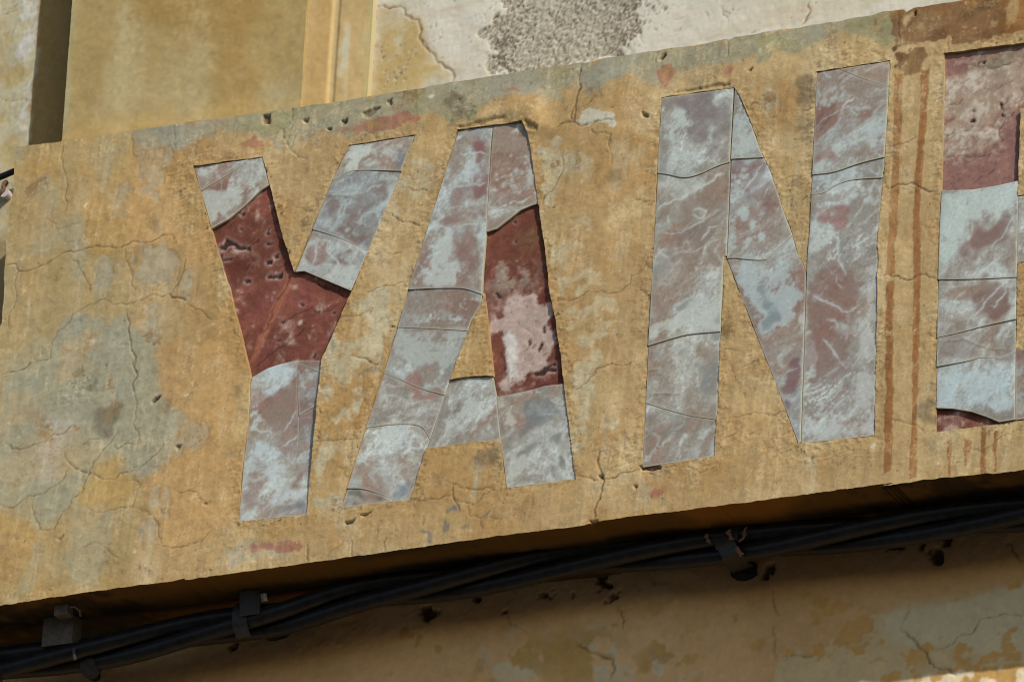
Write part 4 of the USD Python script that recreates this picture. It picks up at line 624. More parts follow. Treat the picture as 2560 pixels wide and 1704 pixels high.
veins = {'Y': [(.004, 'S', (340, 590), (420, 500), (520, 450)), (.005, 'S', (270, 600), (400, 610), (540, 560), (620, 520)), (.006, 'S', (440, 700), (400, 820), (370, 930)), (.005, 'S', (540, 660), (460, 760), (400, 900)), (.006, 'S', (560, 640), (640, 620), (760, 560), (880, 520)), (.005, 'S', (550, 940), (620, 960), (700, 990), (780, 1000)), (.006, 'S', (650, 960), (640, 890), (690, 850), (770, 830), (790, 760)), (.004, 'S', (190, 860), (230, 760), (300, 680)), (.008, 'S', (270, 1170), (260, 1260), (320, 1330), (380, 1380), (430, 1440)), (.006, 'S', (160, 1150), (140, 1280), (100, 1400)), (.005, 'S', (270, 1170), (400, 1150), (500, 1190), (560, 1260), (680, 1280)),
   (.004, 'F', (420, 440), (560, 330), (690, 300)), (.004, 'F', (380, 240), (520, 150), (600, 140)), (.003, 'F', (240, 480), (400, 440), (560, 400)), (.004, 'G', (900, 760), (950, 690), (990, 610)), (.003, 'G', (860, 800), (920, 740)), (.004, 'G', (640, 740), (700, 790), (800, 800)), (.005, 'G', (880, 900), (960, 850), (1000, 820)), (.0025, 'G', (780, 1470), (850, 1320), (920, 1180), (970, 1100)), (.004, 'G', (740, 1130), (800, 1100), (900, 1140)), (.006, 'G', (720, 440), (820, 380), (900, 340)), (.004, 'S', (960, 250), (1000, 230), (1050, 290)), (.004, 'S', (870, 250), (960, 230))],
 'A': [(.005, 'H', (990, 370), (1060, 360), (1130, 340), (1240, 350)), (.004, 'H', (950, 620), (1050, 610), (1150, 590), (1235, 580)), (.0045, 'H', (910, 795), (1000, 780), (1100, 770), (1225, 750)), (.006, 'H', (800, 900), (870, 940), (940, 970), (1050, 930), (1180, 920)), (.008, 'H', (1090, 330), (1130, 360), (1110, 480), (1120, 600)), (.004, 'H', (1000, 500), (1060, 500), (1170, 490)), (.006, 'I', (150, 1160), (260, 1180), (380, 1210), (430, 1230)), (.006, 'I', (560, 1100), (620, 1050), (740, 1040)), (.005, 'I', (600, 700), (680, 670), (800, 650)), (.006, 'I', (420, 800), (520, 780)), (.004, 'I', (330, 640), (460, 620), (560, 650)), (.006, 'I', (1170, 500), (1120, 600), (1080, 680)), (.008, 'I', (1110, 930), (1130, 880)), (.007, 'I', (1180, 890), (1200, 880)),
   (.0045, 'H', (1290, 545), (1420, 535), (1500, 520), (1560, 490)), (.0035, 'H', (1390, 690), (1470, 660), (1560, 640), (1620, 620)), (.004, 'H', (1300, 760), (1350, 720), (1400, 690)), (.006, 'H', (1480, 380), (1560, 370), (1590, 420), (1600, 520)), (.006, 'H', (1515, 345), (1530, 335)), (.004, 'H', (1360, 440), (1430, 425)), (.005, 'H', (1350, 590), (1400, 580), (1440, 620), (1380, 700)), (.004, 'I', (1650, 1080), (1700, 950), (1700, 880)), (.003, 'I', (1680, 780), (1800, 770)), (.004, 'I', (1890, 1240), (1930, 1160)), (.003, 'I', (1745, 648), (1800, 680), (1865, 697))],
 'N': [(.008, 'J', (220, 1130), (300, 1080), (420, 1040), (560, 960), (660, 900), (760, 840)), (.006, 'J', (500, 1140), (560, 1120), (620, 1150), (590, 1200), (500, 1170)), (.004, 'J', (200, 1300), (320, 1330), (430, 1310), (560, 1240), (640, 1180), (730, 1120)), (.004, 'J', (340, 1500), (480, 1480), (600, 1440), (720, 1380)), (.006, 'J', (230, 1440), (260, 1500), (310, 1520)), (.006, 'J', (580, 1390), (640, 1270), (720, 1260)), (.006, 'J', (430, 820), (560, 760), (650, 690)), (.007, 'J', (300, 1180), (320, 1250)),
   (.006, 'J', (910, 990), (970, 910), (1030, 810), (1080, 760)), (.003, 'J', (950, 780), (1020, 720)), (.004, 'J', (1060, 950), (1100, 890)), (.005, 'J', (1090, 1040), (1120, 960)), (.004, 'J', (1170, 1180), (1210, 1110)), (.006, 'J', (860, 1010), (830, 1100)), (.003, 'K', (1010, 745), (1060, 690), (1080, 650)), (.004, 'K', (1080, 835), (1140, 800), (1170, 790)), (.004, 'J', (830, 960), (860, 900), (890, 960), (860, 1000)),
   (.0035, 'J', (1510, 470), (1600, 380), (1690, 330), (1780, 310)), (.0045, 'J', (1830, 470), (1920, 420), (1990, 370), (2060, 270)), (.004, 'J', (1540, 290), (1640, 240), (1800, 200), (1900, 240)), (.0025, 'J', (1600, 610), (1650, 540), (1670, 480)), (.006, 'J', (1840, 830), (1920, 780), (1990, 750)), (.005, 'J', (1920, 780), (1980, 830), (2040, 850)), (.006, 'J', (1520, 1300), (1600, 1270), (1650, 1310), (1690, 1430), (1700, 1540)), (.005, 'J', (1600, 1230), (1660, 1300)), (.004, 'J', (1820, 1370), (1860, 1430), (1840, 1500)), (.005, 'J', (1500, 1250), (1530, 1310)), (.005, 'J', (1980, 920), (2030, 990), (2030, 1050)),
   (.006, 'K', (1440, 20), (1480, 80), (1500, 140)), (.0045, 'K', (1250, 260), (1350, 320), (1450, 360), (1520, 400), (1600, 350)), (.008, 'K', (1370, 450), (1450, 520)), (.007, 'K', (1340, 590), (1410, 660), (1450, 720)), (.003, 'K', (1450, 720), (1520, 790)), (.0035, 'K', (1230, 1000), (1290, 980)), (.002, 'K', (1360, 60), (1480, 240)), (.003, 'J', (1830, 1000), (1950, 1010), (2030, 1000)), (.007, 'J', (1560, 10), (1640, 60)), (.004, 'J', (2000, 560), (1960, 660))],
 'E': [(.006, 'M', (620, 450), (680, 340), (760, 240), (800, 200), (860, 150)), (.005, 'M', (720, 330), (760, 340), (800, 280), (830, 200), (880, 210)), (.009, 'M', (560, 190), (640, 130), (720, 70), (860, 0)), (.004, 'L', (700, 1540), (800, 1440), (900, 1320), (945, 1200)), (.004, 'M', (560, 560), (640, 500), (650, 470)), (.005, 'M', (750, 560), (830, 460)), (.004, 'M', (640, 760), (760, 740), (860, 700)), (.005, 'M', (430, 400), (480, 300), (560, 240)), (.009, 'L', (430, 1100), (560, 1150))]}
dotzones = {'Y': [(60, tr('F', (1560, 40), (1860, 20), (1780, 190), (1540, 190))), (40, tr('F', (1210, 560), (1600, 560), (1500, 960), (1100, 960)))], 'A': [(150, tr('H', (870, 640), (930, 640), (880, 920), (810, 1320), (720, 1320))), (40, tr('I', (1150, 760), (1330, 760), (1330, 960), (1100, 960))), (40, tr('H', (1300, 350), (1600, 350), (1600, 600), (1300, 700)))], 'N': [(90, tr('J', (810, 800), (960, 800), (900, 1050), (800, 1050))), (80, tr('J', (790, 1200), (860, 1200), (850, 1500), (780, 1500))), (90, tr('J', (1500, 150), (1700, 120), (1800, 220), (1500, 330))), (80, tr('J', (1850, 960), (2050, 920), (2040, 1100), (1700, 1020))), (120, tr('K', (1190, 1120), (1690, 1080), (1690, 1250), (1190, 1300)))], 'E': [(60, tr('M', (380, 760), (870, 700), (860, 1000), (380, 960)))]}
def vein_raster(L_):
    ln = G.lines([(tr(*q[1:]), q[0] * .62) for q in veins[L_]], seed=8, jit=.09)
    r_ = np.random.default_rng(12); im = Image.new('L', (G.w, G.h)); d_ = ImageDraw.Draw(im)
    for n_, pp in dotzones[L_]:
        q = G.pix(world(pp, G.y)[:, [0, 2]]); x0, y0 = q.min(0); x1, y1 = q.max(0); po = Polygon(q)
        for k in range(n_):
            x, y = r_.uniform(x0, x1), r_.uniform(y0, y1)
            if po.contains(shapely.Point(x, y)):
                a = abs(r_.normal(.9, .7)); b = a * r_.uniform(.7, 1.5); d_.ellipse([x - a, y - b, x + a, y + b], fill=int(r_.uniform(110, 255)))
    dd = ndi.gaussian_filter(np.asarray(im, float) / 255, .6)
    glow = ndi.gaussian_filter(ln, 2.6)
    return np.clip(np.maximum(ln * np.clip(.85 + .25 * gF, .3, 1), .9 * dd) + .9 * glow * np.clip(.6 + .3 * gF + .15 * gS, 0, 1), 0, 1)
crl = [(tr('F', (1240, 415), (1330, 420), (1465, 430)), .0025), (tr('K', (110, 803), (160, 795), (212, 792)), .0025), (tr('K', (105, 990), (160, 965), (250, 958), (350, 965)), .0025), (tr('M', (530, 525), (600, 560), (700, 600), (780, 608), (880, 610)), .0022), (tr('M', (385, 562), (460, 552), (545, 545)), .002), (tr('I', (1745, 648), (1800, 680), (1865, 697)), .0022),
       (tr('F', (690, 300), (700, 360), (755, 335)), .0016), (tr('K', (260, 780), (220, 900), (190, 990)), .002), (tr('J', (1480, 830), (1700, 800), (1900, 740)), .0015), (tr('J', (240, 1300), (420, 1300), (600, 1230), (740, 1130)), .002), (tr('S', (240, 640), (400, 645), (560, 655)), .002)]
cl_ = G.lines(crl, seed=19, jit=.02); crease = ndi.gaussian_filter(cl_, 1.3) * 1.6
crease_shade = np.clip(ndi.shift(cl_, (1.6, -.4), order=1), 0, 1)  # offset copy, painted dark as the shadow under each crease
parts_label = {'Y': 'letter Y, glass broken away from the left arm and red stone bare', 'A': 'letter A, right leg half bare red stone', 'N': 'letter N, all three strokes still glazed', 'E': 'letter cut by the right edge, top bare purple stone'}
def chaikin(c):
    for _ in range(2):
        q_ = np.stack([c[:-1] * .75 + c[1:] * .25, c[:-1] * .25 + c[1:] * .75], 1).reshape(-1, 2); c = np.vstack([c[:1], q_, c[-1:]])
    return c
rng = np.random.default_rng(77)
for L_ in 'YANE':
    let = tag(xform('letter', P(sign)), parts_label[L_])
    vras = vein_raster(L_)
    v, f, e = face2d(recess[L_].buffer(.006), .003)
    h = Rr.at(Rr.hgt, v[:, 0], v[:, 1]); v3 = np.stack([v[:, 0], 0.0086 - h, v[:, 1]], 1)
    put('stone_backing', [(v3, f, Rr.at(Rr.col, v[:, 0], v[:, 1]), True)], M_STONE, let)
    for key, px in glass_px.items():
        if key[0] != L_: continue
        gc = glass_paint(**looks[key])
        for (l2, rgb, a_, pp) in extra:
            if l2 == L_:
                mk = G.mask([pp], .005, .012); mk = a_ * np.minimum(mk * 3, 1) * (.35 * sms(mk + .12 * gB + .15 * gF, .2, .9) + .65 * sms(mk + .14 * gB + .24 * gF + .14 * gS, .42, .72))
                gc = gc * (1 - mk[..., None]) + col(*rgb) * mk[..., None]
        gc = gc * (1 - .45 * crease_shade[..., None]); gc = gc * (1 - .7 * cl_[..., None]) + col(214, 206, 184) * .7 * cl_[..., None]  # lit line and the shadow below it painted along each crease
        vr = vras[..., None] * .82; gc = gc * (1 - vr) + col(212, 217, 213) * vr
        gc = gc * (1 + .05 * gS)[..., None] * GLASS_TINT
        pieces = [poly_of(px)]
        for ln in cuts.get(key, []):
            cl = chaikin(world(ln)[:, [0, 2]]); cl = LineString(cl)
            nx_ = []
            for p in pieces:
                try: nx_ += [g for g in split(p, cl).geoms if g.area > 1e-5]
                except Exception: nx_.append(p)
            pieces = nx_
        pieces.sort(key=lambda p: -p.centroid.y)
        for n_, p in enumerate(pieces):
            p = p.buffer(-.00006, join_style=2)
            if hasattr(p, 'geoms'): p = max(p.geoms, key=lambda g: g.area)
            if p.is_empty: continue
            v, f, e = face2d(p, .0026)
            bnd = shapely.distance(shapely.points(v), p.exterior)
            zl, zh = p.bounds[1], p.bounds[3]; tt = (zh - v[:, 1]) / max(zh - zl, .05)
            tilt = rng.uniform(.0013, .0032) if len(pieces) > 1 else .001
            tx = float(np.clip(rng.normal(0, .009), -.014, .014))
            wav = .0006 * G.at(gD, v[:, 0], v[:, 1]) + .00012 * G.at(gB, v[:, 0], v[:, 1])
            yv = .0018 - tilt * tt + tx * (v[:, 0] - p.centroid.x) + wav - .0013 * G.at(crease, v[:, 0], v[:, 1]) + .0005 * np.exp(-bnd / .0015)
            cc = G.at(gc, v[:, 0], v[:, 1]) * (1 + rng.normal(0, .055)) * (1 + np.array([1, .1, -.8]) * rng.normal(0, .025))
            dirt_e = .22 * np.exp(-bnd / .007) * sms(G.at(gB, v[:, 0], v[:, 1]), -.8, 1.0); cc = cc * (1 - dirt_e[:, None])
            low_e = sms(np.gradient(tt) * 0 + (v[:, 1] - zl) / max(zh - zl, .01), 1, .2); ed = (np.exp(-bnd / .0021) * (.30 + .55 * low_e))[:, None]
            cc = cc * (1 - ed) + col(206, 190, 160) * ed  # cream band paints in the bright glow of glass edges, stronger low down
            v3 = np.stack([v[:, 0], yv, v[:, 1]], 1)
            V, Fq = side(v3, e, .0072)
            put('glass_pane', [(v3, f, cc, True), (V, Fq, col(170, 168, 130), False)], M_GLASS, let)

# ------------------------------------------------------------------ walls behind
def gridwall(name, s, xs, zs, material, parent=None, ret=None, depth=None):
    """rectangle xs x zs (arrays of positions) on the plane of s with its relief, sides back to depth"""
    X, Z = np.meshgrid(xs, zs); x, z = X.ravel(), Z.ravel(); nx = len(xs)
    v3 = np.stack([x, s.y - s.at(s.hgt, x, z), z], 1)
    i, j = np.mgrid[:len(zs) - 1, :nx - 1]; a = (i * nx + j).ravel()
    f = np.concatenate([np.stack([a, a + 1, a + nx + 1], 1), np.stack([a, a + nx + 1, a + nx], 1)])
    c = s.at(s.col, x, z); gr_ = [(v3, f, c, True)]
    if depth is not None:
        b = np.concatenate([np.arange(nx - 1), (np.arange(len(zs) - 1) + 1) * nx - 1, (len(zs) - 1) * nx + np.arange(nx - 1, 0, -1), np.arange(len(zs) - 1, 0, -1) * nx])
        e = np.stack([b, np.roll(b, -1)], 1); V, Fq = side(v3, e, depth)
        gr_.append((V, Fq, np.concatenate([c[e[:, 0]], c[e[:, 0]], c[e[:, 1]], c[e[:, 1]]]) if ret is None else ret, False))
    return put(name, gr_, material, parent)
def axis(a, b, lo, hi, res):
    """fine between a and b, coarser out to lo and hi"""
    core = np.arange(a, b + res, res)
    def out(d): 
        r, s_ = [], res
        t_ = 0
        while t_ < d: s_ = min(s_ * 1.3, .3); t_ += s_; r.append(min(t_, d))
        return np.array(r)
    return np.unique(np.round(np.concatenate([core[0] - out(core[0] - lo) if lo < core[0] else [], core, core[-1] + out(hi - core[-1]) if hi > core[-1] else []]), 6))
PY, MY, UY, LY = .165, .174, .193, .262
def xat(y, *it): return world(tr(*it), y)[:, 0].mean()
XP0, XP1 = xat(PY, 'A', (470, 0), (405, 920)), xat(PY, 'A', (1995, 0), (1965, 690))
XM1 = xat(MY, 'B', (598, 0), (570, 620))
ZTOP = 11.9
zc = lambda y, px: world(np.array([px], float), y)[0, 2]
# white upper wall
x1v = world(np.array([[2560., 0.]]), UY)[0, 0]
W = Surf(XM1 - .02, x1v + .5, 10.2, 11.4, .0026, UY, seed=4)
a1, a2, a3, a4 = W.noise(.3, 1.8, 1), W.noise(.07, 1.5, 2), W.noise(.01, .8, 3), W.noise(.12, 1.4, 4, (3, .6), math.radians(8))
W.col[:] = col(216, 201, 174)
W.paint(col(208, 188, 154), .6 * sms(a1, .1, 1.3)); W.paint(col(224, 210, 186), .6 * sms(a2, .3, 1.5))
W.paint(col(190, 168, 130), .35 * sms(a4, .8, 1.8))
yel = W.mask([tr('B', (600, 640), (640, 60), (790, 50), (910, 140), (930, 280), (1020, 400), (1130, 540), (600, 660))], .012, .008)
W.paint(col(196, 172, 122), .85 * yel); W.paint(col(190, 154, 88), yel * .75 * sms(a2 + .6 * a4, .2, 1.4)); W.paint(col(196, 186, 166), yel * .7 * sms(-a2 + .5 * a1, .5, 1.4))
gv = W.mask([tr('B', (1440, 90), (1500, 60), (1420, 20), (1520, -60), (1900, -90), 'C', (720, -60), (710, 30), (640, 50), (660, 150), (680, 200), (650, 330), (530, 370), (540, 460), (440, 500), 'B', (1700, 460), (1560, 470), (1470, 450), (1370, 480), (1360, 430), (1390, 360), (1450, 350), (1420, 300), (1330, 290), (1310, 200), (1400, 170), (1380, 130))], .002, .007)
gv2 = sms(gv + .14 * a2 + .16 * a3, .28, .8); agg = W.noise(.0042, .35, 9, hi=.0012)
W.paint(col(170, 154, 126), .92 * gv2); W.paint(col(206, 190, 162), gv2 * .8 * sms(agg + .2 * a3, .1, 1.0)); W.paint(col(112, 94, 70), gv2 * .85 * sms(-agg + .4 * a2, .45, 1.4))
spk = sms(W.noise(.006, .6, 10), 2.4, 2.9) * sms(a1 + .5 + W.mask([tr('C', (900, 200), (1800, 150), (1800, 380), (900, 430))], .05, .02), .0, 1.0) * (1 - gv2)
W.paint(col(110, 86, 60), .8 * spk)
wk = W.lines([(tr('B', (640, 40), (700, 55), (790, 45), (820, 90), (860, 120), (910, 135), (920, 230), (940, 300), (1000, 350), (1030, 410), (1090, 450), (1130, 530)), .003), (tr('D', (235, 10), (210, 60), (225, 130), (180, 210)), .003), (tr('D', (160, 235), (200, 180), (250, 160)), .003), (tr('C', (660, 155), (750, 165)), .002), (tr('C', (660, 260), (740, 380)), .0016), (tr('C', (1410, 0), (1430, 130), (1470, 200)), .0016), (tr('C', (1430, 110), (1490, 130)), .002),
              (tr('C', (990, 270), (1040, 275), (1060, 240)), .002), (tr('C', (1000, 180), (1070, 165)), .002)] + [(world_px, .0012) for world_px in []], seed=9, jit=.12)
W.paint(col(120, 88, 52), .8 * np.clip(wk * 1.2, 0, 1))
W.col *= np.clip(1 + .03 * a3 + .02 * a4, .8, 1.2)[..., None]
W.hgt = .0012 * a1 + .0006 * a2 + .00022 * a3 + .0003 * a4 - .003 * wk - .002 * spk + gv2 * (-.003 + .0011 * agg)
wall = tag(xform('upper_wall'), 'cream rendered wall with a rough grey patch of bare mortar above the sign board', 'wall')
gridwall('wall_face', W, axis(XM1 - .005, x1v + .08, XM1 - .005, x1v + 2.2, .003), axis(zc(UY, (900, 235)) - .06, zc(UY, (1000, 0)) + .06, 10.0, ZTOP, .003), M_WALL, wall)

# wide flat pilaster
Q = Surf(XP0 - .02, XP1 + .02, 10.2, 11.4, .003, PY, seed=5)
b1, b2, b3, b4 = Q.noise(.35, 2., 1), Q.noise(.08, 1.5, 2), Q.noise(.012, .9, 3), Q.noise(.2, 1.4, 4, (5, .5), math.radians(89))
Q.col[:] = col(178, 148, 92)
Q.paint(col(168, 130, 68), .7 * sms(b1 + .3 * b4 + .25 * b2, .0, 1.3)); Q.paint(col(184, 160, 112), .7 * sms(-b1 + .5 * b4, .2, 1.5)); Q.paint(col(190, 168, 120), .35 * sms(b4 + .3 * b3, .8, 1.8)); Q.paint(col(158, 126, 70), .4 * sms(b2 + .5 * b3, .8, 1.9))
Q.paint(col(200, 162, 96), .55 * Q.mask([tr('A', (405, 920), (430, 840), (1140, 740), (1960, 620), (1970, 700), (1140, 830))], .012, .008))
Q.paint(col(190, 176, 136), .5 * Q.mask([tr('A', (1700, 700), (1750, 570), (1960, 540), (1950, 660))], .02, .01)); Q.paint(col(176, 166, 120), .7 * Q.mask([tr('A', (470, 0), (500, 0), (450, 700), (425, 850), (405, 900))], .004, .004))
rs = np.random.default_rng(4)
scr = []
for k in range(70):
    x, y = rs.uniform(440, 1940), rs.uniform(560, 860); a = rs.normal(-.15, .35); l = rs.uniform(30, 130)
    scr.append((tr('A', (x, y), (x + a * l, y - l)), .001))
Q.paint(col(206, 182, 128), .45 * Q.lines(scr, seed=2, jit=.02))
dt = sms(Q.noise(.006, .5, 7), 2.7, 3.2); Q.paint(col(204, 184, 136), .6 * dt)
Q.col *= np.clip(1 + .045 * b3 + .03 * b4, .8, 1.2)[..., None]; Q.hgt = .0014 * b1 + .0005 * b2 + .0002 * b3 + .0002 * b4
pil = tag(xform('flat_pilaster'), 'wide flat olive ochre pilaster standing behind the left end of the sign', 'pilaster')
gridwall('shaft', Q, axis(XP0, XP1, XP0, XP1, .003), axis(zc(PY, (760, 265)) - .12, zc(PY, (150, 0)) + .06, 10.0, ZTOP, .003), M_WALL, pil, depth=LY + .03)
# narrow moulded pilaster
NP = Surf(XP1 - .02, XM1 + .02, 10.2, 11.4, .002, MY, seed=6)
c2, c3, c4 = NP.noise(.08, 1.5, 2), NP.noise(.012, .9, 3), NP.noise(.2, 1.4, 4, (6, .4), math.radians(89))
NP.col[:] = col(203, 166, 108); NP.paint(col(196, 152, 88), .6 * sms(c4, .2, 1.4)); NP.paint(col(212, 188, 138), .5 * sms(-c4 + .4 * c2, .6, 1.6))
xg = lambda a, b: (world(tr('B', (a, 300)), MY)[0, 0], world(tr('B', (b, 300)), MY)[0, 0])
g0, g1 = xg(332, 352); l0, l1 = xg(358, 470)
gro = sms(NP.X, g0 - .004, g0) * (1 - sms(NP.X, g1, g1 + .004)); NP.paint(col(208, 178, 122), .6 * gro)
NP.paint(col(214, 198, 158), .8 * sms(NP.X, l0, l0 + .01) * (1 - sms(NP.X, l1 - .01, l1)) * sms(c4 + .5 * c2, .0, 1.0)); NP.paint(col(196, 178, 118), .6 * sms(NP.X, XM1 - .014, XM1 - .004))
NP.col *= np.clip(1 + .025 * c3 + .02 * c4, .8, 1.2)[..., None]
NP.hgt = .0006 * c2 + .0002 * c3 - .004 * sms(NP.X, g0 - .005, g0 + .003) + .0035 * sms(NP.X, g1 + .004, g1 + .012)
mp = tag(xform('moulded_pilaster'), 'narrow peach moulded pilaster between the wide flat pilaster and the cream wall', 'pilaster')
gridwall('shaft', NP, axis(XP1 + .0005, XM1, XP1 + .0005, XM1, .003), axis(zc(MY, (800, 260)) - .06, zc(MY, (800, 0)) + .08, 10.0, ZTOP, .004), M_WALL, mp, depth=UY + .02, ret=col(198, 174, 124))
# side wall at the left
xl0 = world(np.array([[0., 300.]]), LY)[0, 0]
SW = Surf(xl0 - .3, XP0 + .25, 9.6, 11.4, .003, LY, seed=8)
d1, d2, d3, d4 = SW.noise(.2, 1.7, 1), SW.noise(.05, 1.5, 2), SW.noise(.01, .9, 3), SW.noise(.2, 1.4, 4, (4, .5), math.radians(89))
SW.col[:] = col(198, 180, 140); SW.paint(col(206, 196, 176), .85 * sms(d2 + .5 * d4 + .4 * d3, .2, 1.0)); SW.paint(col(190, 158, 96), .7 * sms(-d2 - .3 * d4 + .4 * d3, .8, 1.7)); SW.paint(col(184, 164, 122), .5 * sms(d1, .3, 1.4))
sk = SW.lines([(tr('A', (0, 70), (60, 60), (120, 30), (230, 15), (330, 40), (440, 55)), .002), (tr('A', (0, 100), (120, 70)), .002), (tr('A', (0, 630), (100, 660), (160, 650), (230, 660), (270, 640)), .0022), (tr('A', (270, 650), (320, 700), (400, 710)), .002)], seed=6)
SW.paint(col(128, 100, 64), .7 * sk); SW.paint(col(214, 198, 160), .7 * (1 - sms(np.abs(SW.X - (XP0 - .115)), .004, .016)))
SW.paint(col(160, 124, 62), .92 * sms(SW.X + .006 * d2, XP0 - .145, XP0 - .128)); SW.paint(col(158, 128, 76), .85 * (1 - sms(SW.Z, zc(LY, (0, 620)), zc(LY, (0, 540))))); SW.col *= np.clip(1 + .04 * d3 + .03 * d4, .8, 1.2)[..., None]; SW.hgt = .001 * d1 + .0006 * d2 + .0003 * d3 - .002 * sk  # ochre put into the colour where shadows fall, browning their shade
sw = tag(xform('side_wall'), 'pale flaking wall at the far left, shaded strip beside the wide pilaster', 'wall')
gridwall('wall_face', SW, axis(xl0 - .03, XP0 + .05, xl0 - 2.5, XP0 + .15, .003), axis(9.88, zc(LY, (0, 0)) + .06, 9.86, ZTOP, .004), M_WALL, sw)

# lower wall
x0l, x1l = world(np.array([[0., 1600.]]), WALL_Y)[0, 0], world(np.array([[2560., 1600.]]), WALL_Y)[0, 0]
Lw = Surf(x0l - .4, x1l + .5, 8.9, 9.9, .003, WALL_Y, seed=9)
e1, e2, e3, e4 = Lw.noise(.4, 1.9, 1), Lw.noise(.06, 1.5, 2), Lw.noise(.012, .9, 3), Lw.noise(.15, 1.5, 4, (3.5, .6), math.radians(5))
Lw.col[:] = col(196, 156, 108)
Lw.paint(col(176, 138, 92), .6 * sms(e1 + .4 * e4, .2, 1.4)); Lw.paint(col(204, 172, 126), .5 * sms(-e1 + .4 * e2, .3, 1.4))
e5 = Lw.noise(.06, 1.0, 5)
ol = Lw.mask([tr('U', (-100, 1200), (0, 1000), (120, 930), (300, 930), (480, 870), (520, 700), (700, 590), (1000, 540), (1240, 480), (1600, 440), (1900, 390), (2356, 270), (2700, 200), (2700, 1300), (-100, 1300))], .003, .006)
olm = sms(ol + .10 * e2 + .12 * Lw.noise(.06, 1.0, 5), .38, .62)
Lw.paint(col(182, 164, 124), .7 * olm); Lw.paint(col(184, 172, 140), .65 * sms(Lw.mask([tr('U', (850, 620), (1240, 480), (1600, 440), (1900, 390), (2356, 270), (2700, 200), (2700, 850), (1700, 850), (1300, 800), (900, 700))], .03, .01) + .1 * e4, .3, .7))
left_ol = Lw.mask([tr('Pp', (0, 850), (150, 780), (300, 900), (260, 1024), (0, 1024)), tr('O', (1500, 1250), (2356, 1100), (2356, 1562), (1400, 1562)), tr('Pp', (0, 770), (290, 750), (300, 1024), (0, 1024)), tr('Pp', (430, 680), (640, 680), (660, 1024), (380, 1024))], .02, .02)
Lw.paint(col(184, 174, 144), .8 * left_ol * sms(e2 + .8 * e5, .3, .8)); Lw.paint(col(168, 132, 70), .8 * left_ol * sms(-e2 + .8 * e5, .4, .9))
bf = Lw.mask([tr('U', (500, 840), (530, 680), (620, 620), (800, 540), (890, 580), (880, 700), (780, 720), (700, 800)), tr('U', (700, 820), (850, 760), (1000, 760), (1000, 820), (860, 860), (840, 930), (700, 900), (600, 840)), tr('U', (1160, 1120), (1220, 990), (1290, 860), (1380, 900), (1450, 1000), (1400, 1050), (1250, 1090)), tr('U', (1350, 830), (1440, 790), (1480, 890), (1390, 880)),
              tr('U', (1560, 925), (1720, 830), (1880, 840), (1860, 920), (2356, 900), (2356, 1010), (2100, 1000), (1900, 1040), (1750, 1060), (1650, 970)), tr('U', (2150, 820), (2230, 800), (2270, 900), (2160, 900)), tr('U', (480, 920), (660, 940), (1280, 935), (1280, 945), (650, 955)), tr('U', (290, 880), (400, 830), (440, 920), (340, 960)), tr('U', (800, 1000), (900, 960), (1060, 980), (900, 1000), (830, 1030)), tr('U', (1000, 1100), (2700, 1000), (2700, 1300), (900, 1300)), tr('U', (815, 690), (930, 695), (850, 720)), tr('U', (1530, 790), (1580, 770), (1570, 790)), tr('U', (980, 600), (1010, 630), (990, 640)), tr('U', (1680, 380), (1720, 400), (1690, 410))], .001, .004)
bfm = sms(bf + .16 * e2 + .22 * e5, .48, .62) * (1 - .9 * sms(e2 - .5 * e3, .5, .9) * Lw.mask([tr('U', (900, 1040), (2700, 940), (2700, 1400), (900, 1400))], .01, .0))
Lw.paint(col(178, 136, 76), .9 * bfm)
hp = [tr('Pp', (190, 490), (240, 480), (250, 540), (210, 560)), tr('Pp', (230, 590), (310, 570), (290, 605), (235, 605)), tr('Pp', (1640, 330), (1720, 330), (1710, 365), (1650, 350)), tr('Pp', (1840, 310), (1880, 310), (1870, 345), (1845, 340)), tr('Pp', (1945, 300), (1995, 295), (1990, 350), (1950, 345)), tr('Pp', (1890, 350), (1935, 355), (1930, 415), (1895, 420)), tr('Pp', (1025, 440), (1080, 440), (1075, 480), (1040, 495)), tr('O', (1095, 980), (1250, 990), (1270, 1040), (1150, 1110), (1100, 1070)), tr('O', (1505, 900), (1560, 900), (1560, 950), (1520, 955)), tr('O', (2020, 865), (2110, 870), (2070, 905), (2020, 885)), tr('O', (2245, 870), (2265, 870), (2260, 885)), tr('O', (1700, 990), (1760, 1000), (1740, 1020)), tr('N', (1800, 1270), (1870, 1260), (1860, 1310), (1810, 1310)), tr('Pp', (50, 568), (62, 568), (58, 582))]
hm = Lw.mask(hp, .003, .006); hm = sms(hm + .2 * e3 * (hm > .03), .3, .8)
Lw.paint(col(120, 94, 58), .6 * ndi.gaussian_filter(hm, 4)); Lw.paint(col(60, 40, 24), .9 * hm)
lk = Lw.lines([(tr('Pp', (285, 630), (310, 680), (320, 760)), .003), (tr('Pp', (80, 820), (150, 870), (215, 890), (270, 910), (280, 950), (250, 1024)), .004), (tr('Pp', (1090, 550), (1085, 620), (1130, 690)), .003), (tr('Pp', (1110, 730), (1090, 830), (1100, 920)), .002), (tr('U', (1150, 670), (1230, 750), (1300, 800), (1330, 860), (1420, 930), (1490, 1060), (1620, 1070), (1700, 1150)), .004), (tr('U', (1150, 670), (1210, 560), (1230, 440)), .0025), (tr('U', (0, 1000), (110, 940), (250, 955), (300, 940)), .003), (tr('U', (1500, 900), (1700, 770), (1930, 590), (2356, 540)), .0022), (tr('Pp', (2250, 320), (2356, 415)), .003), (tr('O', (1760, 1010), (1800, 1120), (1880, 1150), (1910, 1190)), .002)], seed=14, jit=.12)
Lw.paint(col(96, 78, 52), .8 * lk)
